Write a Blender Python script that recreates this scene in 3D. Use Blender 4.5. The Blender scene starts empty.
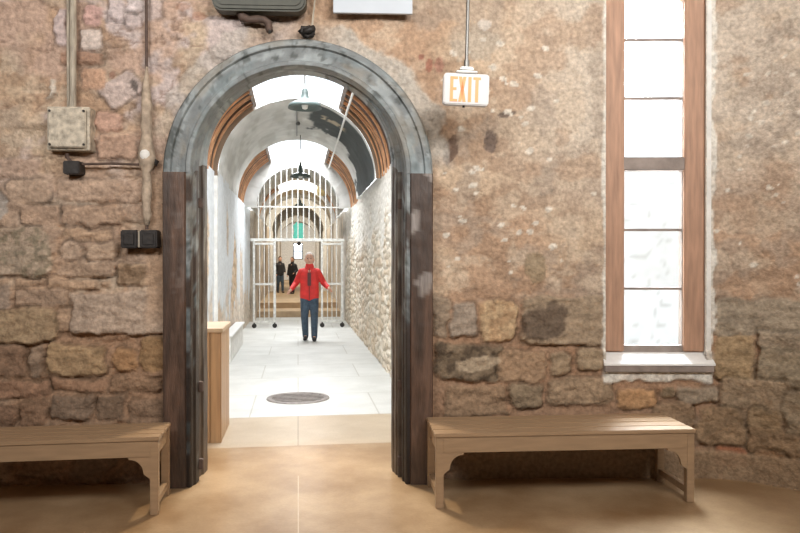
import bpy, bmesh, math, random
import numpy as np
from mathutils import Vector, Matrix

random.seed(7); np.random.seed(7)
C = bpy.context.scene.collection
PI = math.pi
R = math.radians

# ------------------------------------------------------------------ camera
YAW = math.atan(102/730)
CAM = (0.0, -5.0, 1.57)
cam = bpy.data.cameras.new('camera'); co = bpy.data.objects.new('camera', cam); C.objects.link(co)
co.location = CAM
co.rotation_euler = (R(90-0.35), 0, -YAW)
cam.sensor_width = 36; cam.lens = 36*730/800
cam.clip_start = .05; cam.clip_end = 300
bpy.context.scene.camera = co

# ------------------------------------------------------------------ world / light / exposure
w = bpy.data.worlds.new('world'); bpy.context.scene.world = w; w.use_nodes = True
bg = w.node_tree.nodes['Background']
bg.inputs[0].default_value = (.93, .97, 1, 1); bg.inputs[1].default_value = 2.2
vs = bpy.context.scene.view_settings
vs.view_transform = 'Standard'; vs.look = 'None'; vs.gamma = 1; vs.exposure = 0.0
vs.use_curve_mapping = False

def area(name, loc, target, sx, sy, power, col, spread=180):
    l = bpy.data.lights.new(name, 'AREA'); l.shape = 'RECTANGLE'; l.size = sx; l.size_y = sy
    l.energy = power; l.color = col; l.spread = R(spread)
    o = bpy.data.objects.new(name, l); C.objects.link(o); o.location = loc
    d = Vector(target)-Vector(loc); o.rotation_euler = d.to_track_quat('-Z', 'Y').to_euler()
    return o
# added area lights for the hall's unseen high windows, brightening the upper wall
area('hall_upper_wall_fill', (2.2, -5.2, 4.5), (1.6, 0, 3.2), 2.8, 1.2, 108, (1, .97, .94), 104)
area('hall_upper_wall_fill', (-2.2, -5.2, 4.5), (-1.3, 0, 3.0), 2.2, 1.2, 70, (1, .965, .93), 104)
area('hall_warm_fill', (.6, -3.4, 5.2), (.6, -.6, 0), 1.0, 1.0, 15, (1, .68, .38))  # added warm fill for the floor and lower wall, not a fitting
# daylight falling through the corridor skylights
area('skylight_daylight', (0, 3.3, 5.0), (0, 3.3, 0), 1.5, 4.8, 440, (.97, .985, 1))
area('skylight_daylight', (0, 11.5, 5.0), (0, 11.5, 0), 1.5, 2.3, 330, (.97, .985, 1))
area('skylight_daylight', (0, 18.1, 5.0), (0, 18.1, 0), 1.5, 2.6, 230, (1, .96, .88))
# daylight through the tall window
area('window_daylight', (3.0, 1.5, 3.4), (2.3, -.5, .6), 1.0, 2.2, 700, (.90, .96, 1))
area('window_daylight', (5.3, 4.4, 2.5), (2.4, 0, .9), 1.2, 1.4, 600, (.92, .96, 1))
# warm lamp over the doorway
sl = bpy.data.lights.new('doorway_lamp', 'SPOT'); sl.energy = 260; sl.color = (1, .82, .58); sl.spot_size = R(72); sl.spot_blend = .9; sl.shadow_soft_size = .08
so = bpy.data.objects.new('doorway_lamp', sl); C.objects.link(so); so.location = (.035, 1.3, 2.75)
so.rotation_euler = (R(-27), 0, 0)

# ------------------------------------------------------------------ numpy noise
def _hash(ix, iy, seed):
    n = (ix.astype(np.int64)*374761393 + iy.astype(np.int64)*668265263 + seed*1442695041) & 0xffffffff
    n = ((n ^ (n >> 13))*1274126177) & 0xffffffff
    n = (n ^ (n >> 16)) & 0xffffffff
    return n/4294967295.0
def vnoise(x, y, seed=0):
    ix = np.floor(x); iy = np.floor(y); fx = x-ix; fy = y-iy
    fx = fx*fx*(3-2*fx); fy = fy*fy*(3-2*fy)
    a = _hash(ix, iy, seed); b = _hash(ix+1, iy, seed); c = _hash(ix, iy+1, seed); d = _hash(ix+1, iy+1, seed)
    return (a*(1-fx)+b*fx)*(1-fy)+(c*(1-fx)+d*fx)*fy
def fbm(x, y, seed=0, o=5, g=.5):
    t = np.zeros_like(x); a = 1; s = 0
    for k in range(o):
        t += a*vnoise(x*2**k+17.3*k, y*2**k+9.1*k, seed+k); s += a; a *= g
    return t/s
def sstep(a, b, x):
    t = np.clip((x-a)/(b-a), 0, 1); return t*t*(3-2*t)
def voro(x, y, seed=0, jit=.85):
    ix = np.floor(x); iy = np.floor(y)
    f1 = np.full_like(x, 9.); f2 = np.full_like(x, 9.); idv = np.zeros_like(x)
    for dx in (-1, 0, 1):
        for dy in (-1, 0, 1):
            cx = ix+dx; cy = iy+dy
            px = cx+.5+jit*(_hash(cx, cy, seed)-.5); py = cy+.5+jit*(_hash(cx, cy, seed+5)-.5)
            d = np.sqrt((px-x)**2+(py-y)**2); h = _hash(cx, cy, seed+11)
            n = d < f1
            f2 = np.where(n, f1, np.minimum(f2, d)); idv = np.where(n, h, idv); f1 = np.where(n, d, f1)
    return f1, f2, idv
def mix(a, b, t):
    return a*(1-t[..., None])+np.asarray(b)*t[..., None]

# ------------------------------------------------------------------ materials
def mat(name, col=None, rough=.7, metal=0, attr=False, nscale=8, namp=.12, bump=.0, bscale=40, spec=None, emit=None, estr=0, stretch=None):
    m = bpy.data.materials.new(name); m.use_nodes = True
    nt = m.node_tree; b = nt.nodes['Principled BSDF']
    b.inputs['Roughness'].default_value = rough; b.inputs['Metallic'].default_value = metal
    if spec is not None: b.inputs['Specular IOR Level'].default_value = spec
    tc = nt.nodes.new('ShaderNodeTexCoord'); mp = nt.nodes.new('ShaderNodeMapping')
    nt.links.new(tc.outputs['Object'], mp.inputs[0])
    if stretch: mp.inputs['Scale'].default_value = stretch
    n = nt.nodes.new('ShaderNodeTexNoise'); n.inputs['Scale'].default_value = nscale; n.inputs['Detail'].default_value = 6
    nt.links.new(mp.outputs[0], n.inputs['Vector'])
    mr = nt.nodes.new('ShaderNodeMapRange')
    mr.inputs['From Min'].default_value = .25; mr.inputs['From Max'].default_value = .75
    mr.inputs['To Min'].default_value = 1-namp*1.6; mr.inputs['To Max'].default_value = 1+namp
    nt.links.new(n.outputs[0], mr.inputs[0])
    mx = nt.nodes.new('ShaderNodeMix'); mx.data_type = 'RGBA'; mx.blend_type = 'MULTIPLY'; mx.inputs[0].default_value = 1
    if attr:
        at = nt.nodes.new('ShaderNodeVertexColor'); at.layer_name = 'Col'; nt.links.new(at.outputs[0], mx.inputs[6])
    else:
        mx.inputs[6].default_value = (*col, 1)
    nt.links.new(mr.outputs[0], mx.inputs[7])
    nt.links.new(mx.outputs[2], b.inputs['Base Color'])
    if bump:
        n2 = nt.nodes.new('ShaderNodeTexNoise'); n2.inputs['Scale'].default_value = bscale; n2.inputs['Detail'].default_value = 5
        nt.links.new(mp.outputs[0], n2.inputs['Vector'])
        bp = nt.nodes.new('ShaderNodeBump'); bp.inputs['Strength'].default_value = bump; bp.inputs['Distance'].default_value = .01
        nt.links.new(n2.outputs[0], bp.inputs['Height']); nt.links.new(bp.outputs[0], b.inputs['Normal'])
    if emit:
        b.inputs['Emission Color'].default_value = (*emit, 1); b.inputs['Emission Strength'].default_value = estr
    return m
M = {}
M['stone'] = mat('stone_wall', attr=True, rough=.9, nscale=34, namp=.22, bump=1.0, bscale=48, spec=.2)
M['stone_far'] = mat('corridor_wall', attr=True, rough=.9, nscale=14, namp=.10, bump=.4, bscale=30, spec=.2)
M['bench'] = mat('bench_paint', (.37, .25, .15), rough=.36, nscale=5, namp=.10, bump=.08, bscale=60, stretch=(1, 8, 8))
M['brown'] = mat('brown_post', attr=True, rough=.5, nscale=12, namp=.25, bump=.4, bscale=30, stretch=(4, 4, .6))
M['peel'] = mat('peeling_grey_paint', attr=True, rough=.6, nscale=14, namp=.15, bump=.5, bscale=40)
M['wood'] = mat('window_wood', (.44, .26, .17), rough=.6, nscale=6, namp=.2, bump=.15, bscale=30, stretch=(6, 6, .6))
M['weathered'] = mat('weathered_rail', (.30, .25, .22), rough=.7, nscale=8, namp=.25, bump=.3)
M['lath'] = mat('lath_wood', attr=True, rough=.6, nscale=5, namp=.3, bump=.2, bscale=20)
M['lath_back'] = mat('lath_backing', (.30, .14, .07), rough=.8, nscale=6, namp=.3)
M['plaster'] = mat('vault_plaster', attr=True, rough=.9, nscale=3, namp=.10, bump=.5, bscale=14)
M['white'] = mat('white_plaster', (.80, .79, .75), rough=.85, nscale=10, namp=.12, bump=.5, bscale=40)
M['white_paint'] = mat('white_paint', (.82, .82, .80), rough=.5, nscale=20, namp=.04)
M['gate'] = mat('gate_paint', (.66, .66, .62), rough=.5, nscale=14, namp=.2)
M['dark'] = mat('black_iron', (.024, .020, .018), rough=.6, nscale=30, namp=.3, bump=.3)
M['steel'] = mat('steel', (.20, .20, .19), rough=.35, metal=.8, nscale=10, namp=.1)
M['shade'] = mat('lamp_shade_enamel', (.09, .12, .115), rough=.4, nscale=10, namp=.08)
M['shade_in'] = mat('lamp_shade_inner', (.8, .82, .80), rough=.4)
M['olive'] = mat('olive_housing', (.055, .058, .042), rough=.5, nscale=14, namp=.2)
M['rust'] = mat('rusty_arm', (.10, .065, .05), rough=.7, nscale=20, namp=.3, bump=.3)
M['cream'] = mat('cream_box_paint', (.56, .50, .40), rough=.7, nscale=26, namp=.35, bump=.6, bscale=50)
M['pipe'] = mat('pipe_paint', (.43, .38, .30), rough=.6, nscale=12, namp=.35, bump=.4, stretch=(3, 3, .5))
M['lump'] = mat('plastered_pipe', (.46, .37, .28), rough=.85, nscale=20, namp=.3, bump=.6)
M['cabinet'] = mat('cabinet_wood', (.52, .33, .18), rough=.45, nscale=4, namp=.15, stretch=(8, 8, .5))
M['cabinet_top'] = mat('cabinet_top_wood', (.60, .45, .30), rough=.4, nscale=5, namp=.1)
M['cast'] = mat('cast_iron_grate', (.27, .24, .22), rough=.6, metal=.3, nscale=20, namp=.2)
M['signface'] = mat('sign_glass', (.52, .52, .51), rough=.35, nscale=20, namp=.04, emit=(1, .93, .88), estr=.10)
M['signletter'] = mat('sign_letters', (.80, .26, .07), rough=.4, nscale=50, namp=.05, emit=(1, .28, .06), estr=.32)
M['notice'] = mat('notice_board', (.52, .58, .64), rough=.5, nscale=6, namp=.03)
M['teal'] = mat('teal_sign', (.12, .62, .52), rough=.5, nscale=20, namp=.1)
M['yellow'] = mat('yellowed_board', (.72, .58, .30), rough=.7, nscale=12, namp=.2)
M['skin'] = mat('skin', (.62, .36, .26), rough=.55, namp=.05)
M['red'] = mat('red_fabric', (.66, .035, .03), rough=.7, nscale=10, namp=.15, bump=.3, bscale=18)
M['darkred'] = mat('charcoal_zip', (.10, .03, .03), rough=.6)
M['jean'] = mat('denim', (.055, .085, .12), rough=.85, nscale=14, namp=.25)
M['black'] = mat('black_cloth', (.02, .02, .022), rough=.8)
M['hair'] = mat('grey_hair', (.50, .44, .38), rough=.8, nscale=60, namp=.2)
M['brownhair'] = mat('brown_hair', (.08, .05, .035), rough=.8)
M['outdoor'] = mat('pale_outdoor_wall', attr=True, rough=.9, nscale=4, namp=.05)
M['hallwall'] = mat('hall_plaster', (.46, .35, .26), rough=.9, nscale=3, namp=.2, bump=.4)
M['tanstep'] = mat('tan_step', (.50, .36, .22), rough=.6, nscale=5, namp=.15)
g = bpy.data.materials.new('window_glass'); g.use_nodes = True; nt = g.node_tree; nt.nodes.clear()
o_ = nt.nodes.new('ShaderNodeOutputMaterial'); t_ = nt.nodes.new('ShaderNodeBsdfTransparent'); gl = nt.nodes.new('ShaderNodeBsdfGlossy')
gl.inputs['Roughness'].default_value = .05; t_.inputs[0].default_value = (.96, .98, 1, 1)
mxs = nt.nodes.new('ShaderNodeMixShader'); mxs.inputs[0].default_value = .05
nt.links.new(t_.outputs[0], mxs.inputs[1]); nt.links.new(gl.outputs[0], mxs.inputs[2]); nt.links.new(mxs.outputs[0], o_.inputs[0])
M['glass'] = g

# ------------------------------------------------------------------ helpers
def link(o, parent=None):
    C.objects.link(o)
    if parent is not None: o.parent = parent
    return o
def obj(name, bm, m, parent=None, smooth=False, kind=None):
    me = bpy.data.meshes.new(name); bm.normal_update(); bm.to_mesh(me); bm.free()
    for mm in (m if isinstance(m, (list, tuple)) else [m]): me.materials.append(mm)
    if smooth:
        me.polygons.foreach_set('use_smooth', [True]*len(me.polygons))
    o = bpy.data.objects.new(name, me); link(o, parent)
    if kind: o['kind'] = kind
    return o
def empty(name, loc=(0, 0, 0), rz=0):
    o = bpy.data.objects.new(name, None); o.empty_display_size = .1; C.objects.link(o); o.location = loc; o.rotation_euler = (0, 0, rz); return o
def tag(o, label, cat, group=None):
    o['label'] = label; o['category'] = cat
    if group: o['group'] = group
    return o
def struct(o): o['kind'] = 'structure'; return o
def copy_tree(o, parent=None):
    c = o.copy(); C.objects.link(c)
    c.parent = parent
    for ch in o.children: copy_tree(ch, c)
    return c
def box(bm, x0, y0, z0, x1, y1, z1, bev=0, Mx=None, mi=0):
    r = bmesh.ops.create_cube(bm, size=1)
    vs_ = r['verts']
    for v in vs_:
        v.co = Vector(((x0+x1)/2+v.co.x*(x1-x0), (y0+y1)/2+v.co.y*(y1-y0), (z0+z1)/2+v.co.z*(z1-z0)))
    if bev:
        es = list({e for v in vs_ for e in v.link_edges})
        rr = bmesh.ops.bevel(bm, geom=es, offset=bev, segments=2, affect='EDGES')
        vs_ = list({v for f in rr['faces'] for v in f.verts} | {v for v in vs_ if v.is_valid})
    if Mx is not None:
        for v in vs_: v.co = Mx @ v.co
    return vs_
def tube(bm, pts, r, n=10, caps=True, radii=None):
    pts = [Vector(p) for p in pts]; rings = []
    for i, p in enumerate(pts):
        a = pts[max(i-1, 0)]; b = pts[min(i+1, len(pts)-1)]; t = (b-a).normalized()
        q = t.to_track_quat('Z', 'Y'); rr = radii[i] if radii else r
        rings.append([bm.verts.new(p+q @ Vector((math.cos(2*PI*k/n)*rr, math.sin(2*PI*k/n)*rr, 0))) for k in range(n)])
    for a, b in zip(rings, rings[1:]):
        best = min(range(n), key=lambda s: (a[0].co-b[s].co).length)
        for k in range(n):
            bm.faces.new((a[k], a[(k+1) % n], b[(k+1+best) % n], b[(k+best) % n]))
    if caps:
        bm.faces.new(rings[0][::-1]); bm.faces.new(rings[-1])
def lathe(bm, prof, n=32, c=(0, 0, 0)):
    rings = []
    for (r, z) in prof:
        if r < 1e-5: rings.append([bm.verts.new((c[0], c[1], c[2]+z))])
        else: rings.append([bm.verts.new((c[0]+r*math.cos(2*PI*k/n), c[1]+r*math.sin(2*PI*k/n), c[2]+z)) for k in range(n)])
    for a, b in zip(rings, rings[1:]):
        for k in range(n):
            if len(a) == 1 and len(b) == 1: continue
            if len(a) == 1: bm.faces.new((a[0], b[k], b[(k+1) % n]))
            elif len(b) == 1: bm.faces.new((a[k], b[0], a[(k+1) % n]))
            else: bm.faces.new((a[k], b[k], b[(k+1) % n], a[(k+1) % n]))
def prism(bm, poly, y0, y1):       # poly in xz, extruded along y
    a = [bm.verts.new((x, y0, z)) for x, z in poly]; b = [bm.verts.new((x, y1, z)) for x, z in poly]
    n = len(poly); bm.faces.new(a); bm.faces.new(b[::-1])
    for k in range(n): bm.faces.new((a[k], b[k], b[(k+1) % n], a[(k+1) % n]))
def grid_mesh(name, P, Cc, keep, m, parent=None, smooth=True):
    """P: (nu,nv,3) points, Cc: (nu,nv,3) colours, keep: (nu-1,nv-1) faces kept"""
    nu, nv = P.shape[:2]
    idx = np.arange(nu*nv).reshape(nu, nv)
    f = np.stack([idx[:-1, :-1], idx[1:, :-1], idx[1:, 1:], idx[:-1, 1:]], -1)
    f = f[keep].reshape(-1, 4) if keep is not None else f.reshape(-1, 4)
    used = np.zeros(nu*nv, bool); used[f.ravel()] = True
    rem = np.cumsum(used)-1; f = rem[f]
    V = P.reshape(-1, 3)[used]; K = Cc.reshape(-1, 3)[used]
    me = bpy.data.meshes.new(name)
    me.vertices.add(len(V)); me.vertices.foreach_set('co', V.astype(np.float32).ravel())
    me.loops.add(f.size); me.loops.foreach_set('vertex_index', f.astype(np.int32).ravel())
    me.polygons.add(len(f)); me.polygons.foreach_set('loop_start', (np.arange(len(f))*4).astype(np.int32))
    me.update(calc_edges=True)
    ca = me.color_attributes.new('Col', 'FLOAT_COLOR', 'POINT')
    ca.data.foreach_set('color', np.concatenate([K, np.ones((len(K), 1))], 1).astype(np.float32).ravel())
    if smooth: me.polygons.foreach_set('use_smooth', [True]*len(f))
    me.validate(); me.materials.append(m)
    o = bpy.data.objects.new(name, me); link(o, parent); return o
def paint(o, fn):                   # per-vertex own colour from its position
    me = o.data; n = len(me.vertices); co_ = np.empty(n*3); me.vertices.foreach_get('co', co_); co_ = co_.reshape(n, 3)
    K = fn(co_); ca = me.color_attributes.new('Col', 'FLOAT_COLOR', 'POINT')
    ca.data.foreach_set('color', np.concatenate([K, np.ones((n, 1))], 1).astype(np.float32).ravel())

# ------------------------------------------------------------------ plan of the hall wall
PHI = [(-9, 5), (1.93, 5), (2.13, 9), (2.98, 9), (3.36, 50), (9, 50)]
SS = np.arange(-6, 6.0001, .01)
ph = np.radians(np.interp(SS, [a for a, b in PHI], [b for a, b in PHI]))
XX = np.concatenate([[0], np.cumsum(np.cos((ph[1:]+ph[:-1])/2)*.01)])-6
YY = np.concatenate([[0], -np.cumsum(np.sin((ph[1:]+ph[:-1])/2)*.01)])
XX -= np.interp(0, SS, XX); YY -= np.interp(0, SS, YY)-.29
def wall_at(s, off=0):              # point on the wall line, off = distance into the room
    x = np.interp(s, SS, XX); y = np.interp(s, SS, YY); p = np.interp(s, SS, ph)
    return x-np.sin(p)*off, y-np.cos(p)*off
def measure(px, py, off=0):         # survey of the photograph: (s, z) on the wall
    u = (px-400)/730; dx = u*math.cos(YAW)+math.sin(YAW); dy = math.cos(YAW)-u*math.sin(YAW)
    X_ = XX-np.sin(ph)*off; Y_ = YY-np.cos(ph)*off
    cr = dx*(Y_-CAM[1])-dy*(X_-CAM[0])
    m_ = (SS > -4) & (SS < 4.5); i = np.argmin(np.where(m_, np.abs(cr), 9))
    t = (X_[i]*dx+(Y_[i]-CAM[1])*dy)/(dx*dx+dy*dy)
    return SS[i], 1.57+t*(262-py)/730
def at(px, py, y):                  # point at a known distance y down the corridor
    u = (px-400)/730; dx = u*math.cos(YAW)+math.sin(YAW); dy = math.cos(YAW)-u*math.sin(YAW)
    t = (y-CAM[1])/dy
    return dx*t, y, 1.57+t*(262-py)/730

DC = .035        # door centre
ZS = 2.130       # springing of the arch (door's own units)
DSC = 1.03
_dx, _dy = wall_at(-.018, .075)
TD = Matrix.Translation((float(_dx), float(_dy), 0)) @ Matrix.Rotation(R(-5), 4, 'Z') @ Matrix.Diagonal((DSC, 1, DSC, 1))
DW, ZW = .018, ZS*DSC

# ------------------------------------------------------------------ front wall (stone relief)
s_ax = np.concatenate([np.arange(-5.4, -3.0, .2), np.arange(-3.0, 3.75, .0125), np.arange(3.8, 5.4, .2)])
z_ax = np.concatenate([np.arange(0, 3.66, .0125), np.arange(3.75, 5.6, .2)])
S, Z = np.meshgrid(s_ax, z_ax, indexing='ij')
wob = .035
Sw = S+(fbm(S*5, Z*5, 21, 4)-.5)*wob*2; Zw = Z+(fbm(S*5, Z*5, 41, 4)-.5)*wob*1.6
Sw2 = S+(fbm(S*9, Z*9, 121, 5, .6)-.5)*.085; Zw2 = Z+(fbm(S*7, Z*9, 141, 5, .6)-.5)*.075
big = fbm(S*1.3, Z*1.3, 3, 5); med = fbm(S*4, Z*6, 9, 5); fine = fbm(S*16, Z*18, 15, 4)
leftside = sstep(.1, -.3, S)
# plaster base
col = np.zeros(S.shape+(3,))+np.array((.50, .345, .235))
col = mix(col, (.55, .42, .30), sstep(.45, .62, big))
col = mix(col, (.36, .245, .165), sstep(.52, .40, med)*.75)
col = mix(col, (.64, .57, .48), sstep(1.2, 2.2, S)*sstep(1.6, 2.6, Z)*.8)  # window glare put into the colour: paler towards the upper right
col = mix(col, (.40, .33, .265), sstep(.52, .64, fbm(S*5, Z*5, 501, 5))*.55); col = mix(col, (.62, .51, .39), sstep(.53, .63, fbm(S*6, Z*7, 511, 5))*.5); col = mix(col, (.43, .29, .195), sstep(.56, .66, fbm(S*3.2, Z*4, 521, 5))*.5)
pinkm = leftside*sstep(1.9, 2.6, Z)
col = mix(col, (.52, .375, .295), pinkm*.9*sstep(.40, .6, fbm(S*3, Z*3, 77, 4)))
col = mix(col, (.58, .49, .46), pinkm*sstep(.52, .66, fbm(S*4, Z*4, 87, 4)))
# layered sediment-like ledges on the left, lumpy plaster on the right
lay = fbm(Sw*2.2, Zw*9, 61, 5)
crk = np.abs(fbm(S*2.0, Z*4.4, 71, 5)-.5)
hgt = leftside*(lay-.5)*.10+(1-leftside)*(med-.5)*.035+(fine-.5)*.02+(fbm(S*38, Z*40, 611, 3)-.5)*.008+(big-.5)*.03
crkm = sstep(.018, .003, crk)*(.25+.75*leftside)
hgt -= crkm*.012; col = mix(col, (.20, .125, .085), crkm*.55)
# darker earth tones low down (mortar change)
low = sstep(1.38, 1.10, Z+(big-.5)*.5)
col = mix(col, (.36, .22, .135), low*.85)
# generic rubble where nothing is surveyed
def auto_stones(mask, su, sv, seed, c1, c2):
    global hgt, col
    f1, f2, cid = voro(Sw2*su, Zw2*sv, seed, .8)
    e = f2-f1; body = sstep(.05, .22, e)*mask
    hgt = hgt*(1-body*.3)+body*(.018+.014*cid)
    c = np.array(c1)*(1-cid[..., None])+np.array(c2)*cid[..., None]
    c = c*(.8+.4*med[..., None])
    col = col*(1-body[..., None]*.85)+c*body[..., None]*.85
    gap = sstep(.05, .0, e)*mask; hgt = hgt-gap*.01
auto_stones(sstep(.50, .40, Z)*sstep(.1, .3, Z+.2), 3.0, 5.5, 5, (.30, .19, .12), (.24, .18, .13))
auto_stones(sstep(3.0, 3.3, S)*sstep(1.0, .9, Z), 3.0, 5.5, 6, (.34, .23, .14), (.30, .24, .17))
auto_stones(leftside*sstep(2.35, 2.1, Z)*sstep(1.5, 1.62, Z)*.8, 2.4, 6.0, 8, (.46, .32, .23), (.40, .30, .23))
auto_stones(sstep(-1.98, -2.05, S)*sstep(2.0, 1.7, Z), 2.6, 5.5, 12, (.44, .31, .21), (.34, .24, .17))
def stone(x0, y0, x1, y1, c, rise=.022, rnd=.35, rot=0, speck=None, strong=.92):
    global hgt, col
    a = measure(x0, y1); b = measure(x1, y0)
    cs, cz = (a[0]+b[0])/2, (a[1]+b[1])/2; hs, hz = abs(b[0]-a[0])/2, abs(b[1]-a[1])/2
    sel = (np.abs(S-cs) < hs*1.5+.1) & (np.abs(Z-cz) < hz*1.5+.1+(hs if rot else 0))
    ii = np.where(sel)
    u = Sw2[ii]-cs; v = Zw2[ii]-cz
    if rot: cu, su_ = math.cos(rot), math.sin(rot); u, v = u*cu+v*su_, -u*su_+v*cu
    r = min(hs, hz)*rnd
    qx = np.abs(u)-hs+r; qz = np.abs(v)-hz+r
    d = np.sqrt(np.maximum(qx, 0)**2+np.maximum(qz, 0)**2)+np.minimum(np.maximum(qx, qz), 0)-r
    body = sstep(.008, -.016, d); groove = sstep(.016, .004, np.abs(d-.004))*.9*sstep(.42, .58, fbm(S[ii]*6, Z[ii]*6, int(abs(x0)+y0), 3)+.06)
    h0 = hgt[ii]; top = rise+(fbm(S[ii]*9, Z[ii]*15, 33, 5, .6)-.5)*.055
    hgt[ii] = h0*(1-body)+top*body-groove*.008
    cc = np.array(c)[None, :]*(.52+.96*fbm(S[ii]*8, Z[ii]*17, 55+int(abs(x0)), 6, .62))[:, None]
    if speck is not None:
        k = sstep(.5, .62, fbm(S[ii]*22, Z[ii]*22, 99, 3))*speck[1]
        cc = cc*(1-k[:, None])+np.array(speck[0])*k[:, None]
    b_ = (body*strong)[:, None]
    k0 = col[ii]*(1-b_)+cc*b_
    k0 = k0*(1-.42*groove[:, None])
    col[ii] = k0
tanl = (.45, .315, .215); gry = (.33, .26, .19); drk = (.24, .175, .12); pal = (.52, .40, .30); yel = (.43, .30, .175); org = (.42, .22, .12)
for a in [
    (-20, 228, 54, 277, (.47, .37, .28), .03, .7, 0, ((.20, .18, .12), .7)),
    (62, 243, 84, 260, (.48, .36, .27), .03, .6), (87, 243, 116, 261, (.50, .37, .27), .03, .5),
    (14, 278, 43, 286, tanl, .02), (46, 279, 97, 290, tanl, .022), (100, 280, 112, 288, tanl, .02),
    (116, 262, 157, 286, (.42, .30, .20), .025, .4, 0, ((.13, .08, .045), .7)),
    (70, 292, 165, 334, (.47, .37, .29), .036, .10),
    (13, 290, 68, 307, (.40, .29, .21), .02), (-20, 285, 9, 308, (.42, .33, .26), .02),
    (-20, 308, 60, 344, (.37, .27, .17), .036, .5, 0, ((.50, .38, .24), .5)), (58, 309, 70, 332, tanl, .015),
    (-20, 345, 26, 378, (.28, .18, .12), .02), (29, 346, 44, 377, (.34, .25, .18), .02),
    (47, 344, 106, 375, yel, .04, .35), (112, 348, 139, 372, (.42, .25, .13), .03, .8), (141, 336, 166, 371, (.36, .23, .12), .03, .5),
    (52, 394, 93, 421, (.22, .16, .115), .036, .3), (96, 394, 126, 421, (.23, .16, .11), .036, .35), (130, 398, 165, 424, (.27, .18, .12), .03, .4),
    (18, 402, 48, 426, (.27, .17, .11), .024), (-20, 404, 15, 426, (.24, .15, .10), .024), (110, 376, 164, 392, (.34, .22, .14), .02), (-20, 381, 48, 399, (.33, .20, .13), .02), (50, 378, 108, 391, (.36, .22, .14), .015),
    (60, 229, 113, 241, tanl, .02, .5), (57, 263, 113, 277, (.40, .29, .21), .018), (22, 205, 60, 226, (.46, .33, .24), .02), (62, 205, 120, 224, (.45, .32, .23), .022),
    (6, 181, 52, 202, (.47, .35, .26), .02), (56, 178, 122, 201, (.48, .35, .26), .022), (0, 160, 40, 178, (.48, .35, .27), .02),
    (107, -3, 123, 23, (.58, .50, .49), .012, .15), (125, -8, 144, 11, (.60, .53, .52), .012, .15), (125, 14, 143, 26, (.58, .49, .47), .012, .15), (149, -5, 162, 20, (.52, .42, .38), .01, .2),
    (56, 10, 68, 48, (.58, .48, .46), .018, .5), (86, 5, 104, 28, (.55, .36, .32), .018, .5), (80, 31, 104, 50, (.58, .50, .45), .018, .5),
    (104, 78, 142, 104, (.56, .46, .42), .022, .25, .6), (50, 80, 56, 101, (.62, .56, .48), .014, .4, -.2), (84, 70, 108, 92, (.50, .32, .22), .02), (60, 52, 104, 66, (.38, .24, .17), .012),
    (95, 112, 122, 134, (.54, .35, .27), .02, .6), (98, 136, 138, 160, (.50, .34, .25), .02),
    # right of the door
    (432, 296, 449, 338, (.33, .26, .19), .018), (450, 301, 476, 336, (.36, .30, .24), .03, .25), (479, 300, 518, 342, (.46, .31, .18), .02, .5, 0, ((.56, .42, .26), .7)),
    (522, 296, 609, 345, (.36, .28, .195), .03, .25), (434, 343, 503, 380, (.20, .155, .105), .03, .4, -.08, ((.07, .055, .04), .8)),
    (497, 350, 546, 382, (.38, .26, .165), .02, .5), (548, 352, 572, 376, (.33, .25, .165), .026, .7), (575, 346, 606, 372, (.35, .27, .18), .026, .6),
    (443, 384, 508, 417, (.32, .22, .14), .03, .25), (511, 383, 543, 409, (.29, .225, .15), .032, .5), (548, 378, 614, 406, (.34, .25, .165), .03, .45),
    (715, 300, 812, 336, (.38, .32, .24), .012, .4), (715, 336, 756, 379, (.40, .29, .17), .034, .35), (758, 348, 812, 384, (.33, .27, .19), .036, .35), (757, 335, 812, 348, (.36, .29, .21), .028, .4),
    (617, 388, 656, 408, (.48, .29, .15), .022, .5), (660, 384, 676, 398, (.30, .23, .15), .02, .6), (677, 386, 719, 403, (.33, .27, .20), .03, .5), (721, 381, 792, 409, (.36, .27, .18), .036, .4),
    (696, 408, 748, 447, (.31, .215, .13), .04, .6), (750, 411, 784, 430, (.33, .235, .14), .032, .45), (748, 431, 803, 451, (.31, .21, .125), .04, .35), (756, 453, 791, 469, (.30, .19, .11), .034, .6),
    (714, 449, 750, 464, (.32, .13, .07), .024, .6), (786, 392, 812, 432, (.32, .25, .17), .03), (652, 402, 694, 440, (.31, .215, .135), .03, .5)]:
    stone(*a)
# dark blotch on the big slab, scars and stains
def blot(x0, y0, x1, y1, c, st=.8, rot=0, hd=0, ragged=.35, seed=1):
    global hgt, col
    a = measure(x0, y1); b = measure(x1, y0); cs, cz = (a[0]+b[0])/2, (a[1]+b[1])/2; hs, hz = abs(b[0]-a[0])/2, abs(b[1]-a[1])/2
    u, v = S-cs, Z-cz
    if rot: u, v = u*math.cos(rot)+v*math.sin(rot), -u*math.sin(rot)+v*math.cos(rot)
    d = np.sqrt((u/hs)**2+(v/hz)**2)+(fbm(S*14, Z*14, seed, 4)-.5)*ragged*2.2
    k = sstep(1.08, .88, d)*st; hgt = hgt+k*hd; col = mix(col, c, k)
blot(521, 304, 566, 343, (.13, .095, .07), .85, .55, .006)
blot(455, 357, 500, 371, (.52, .42, .30), .8, .15)
blot(443, 136, 457, 165, (.15, .10, .075), .9, -.3, -.012); blot(484, 130, 498, 152, (.17, .13, .11), .9, 0, -.012); blot(498, 111, 517, 117, (.17, .13, .11), .85, .2, -.008)
blot(525, 252, 544, 283, (.32, .25, .16), .8, 0, .012); blot(418, 54, 424, 60, (.30, .12, .09), .8); blot(426, 58, 433, 72, (.33, .14, .10), .8); blot(436, 58, 443, 74, (.38, .20, .15), .8)
blot(132, 79, 139, 95, (.12, .10, .09), .9, .4, -.01, .15); blot(110, 72, 118, 80, (.28, .15, .11), .7)
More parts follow.
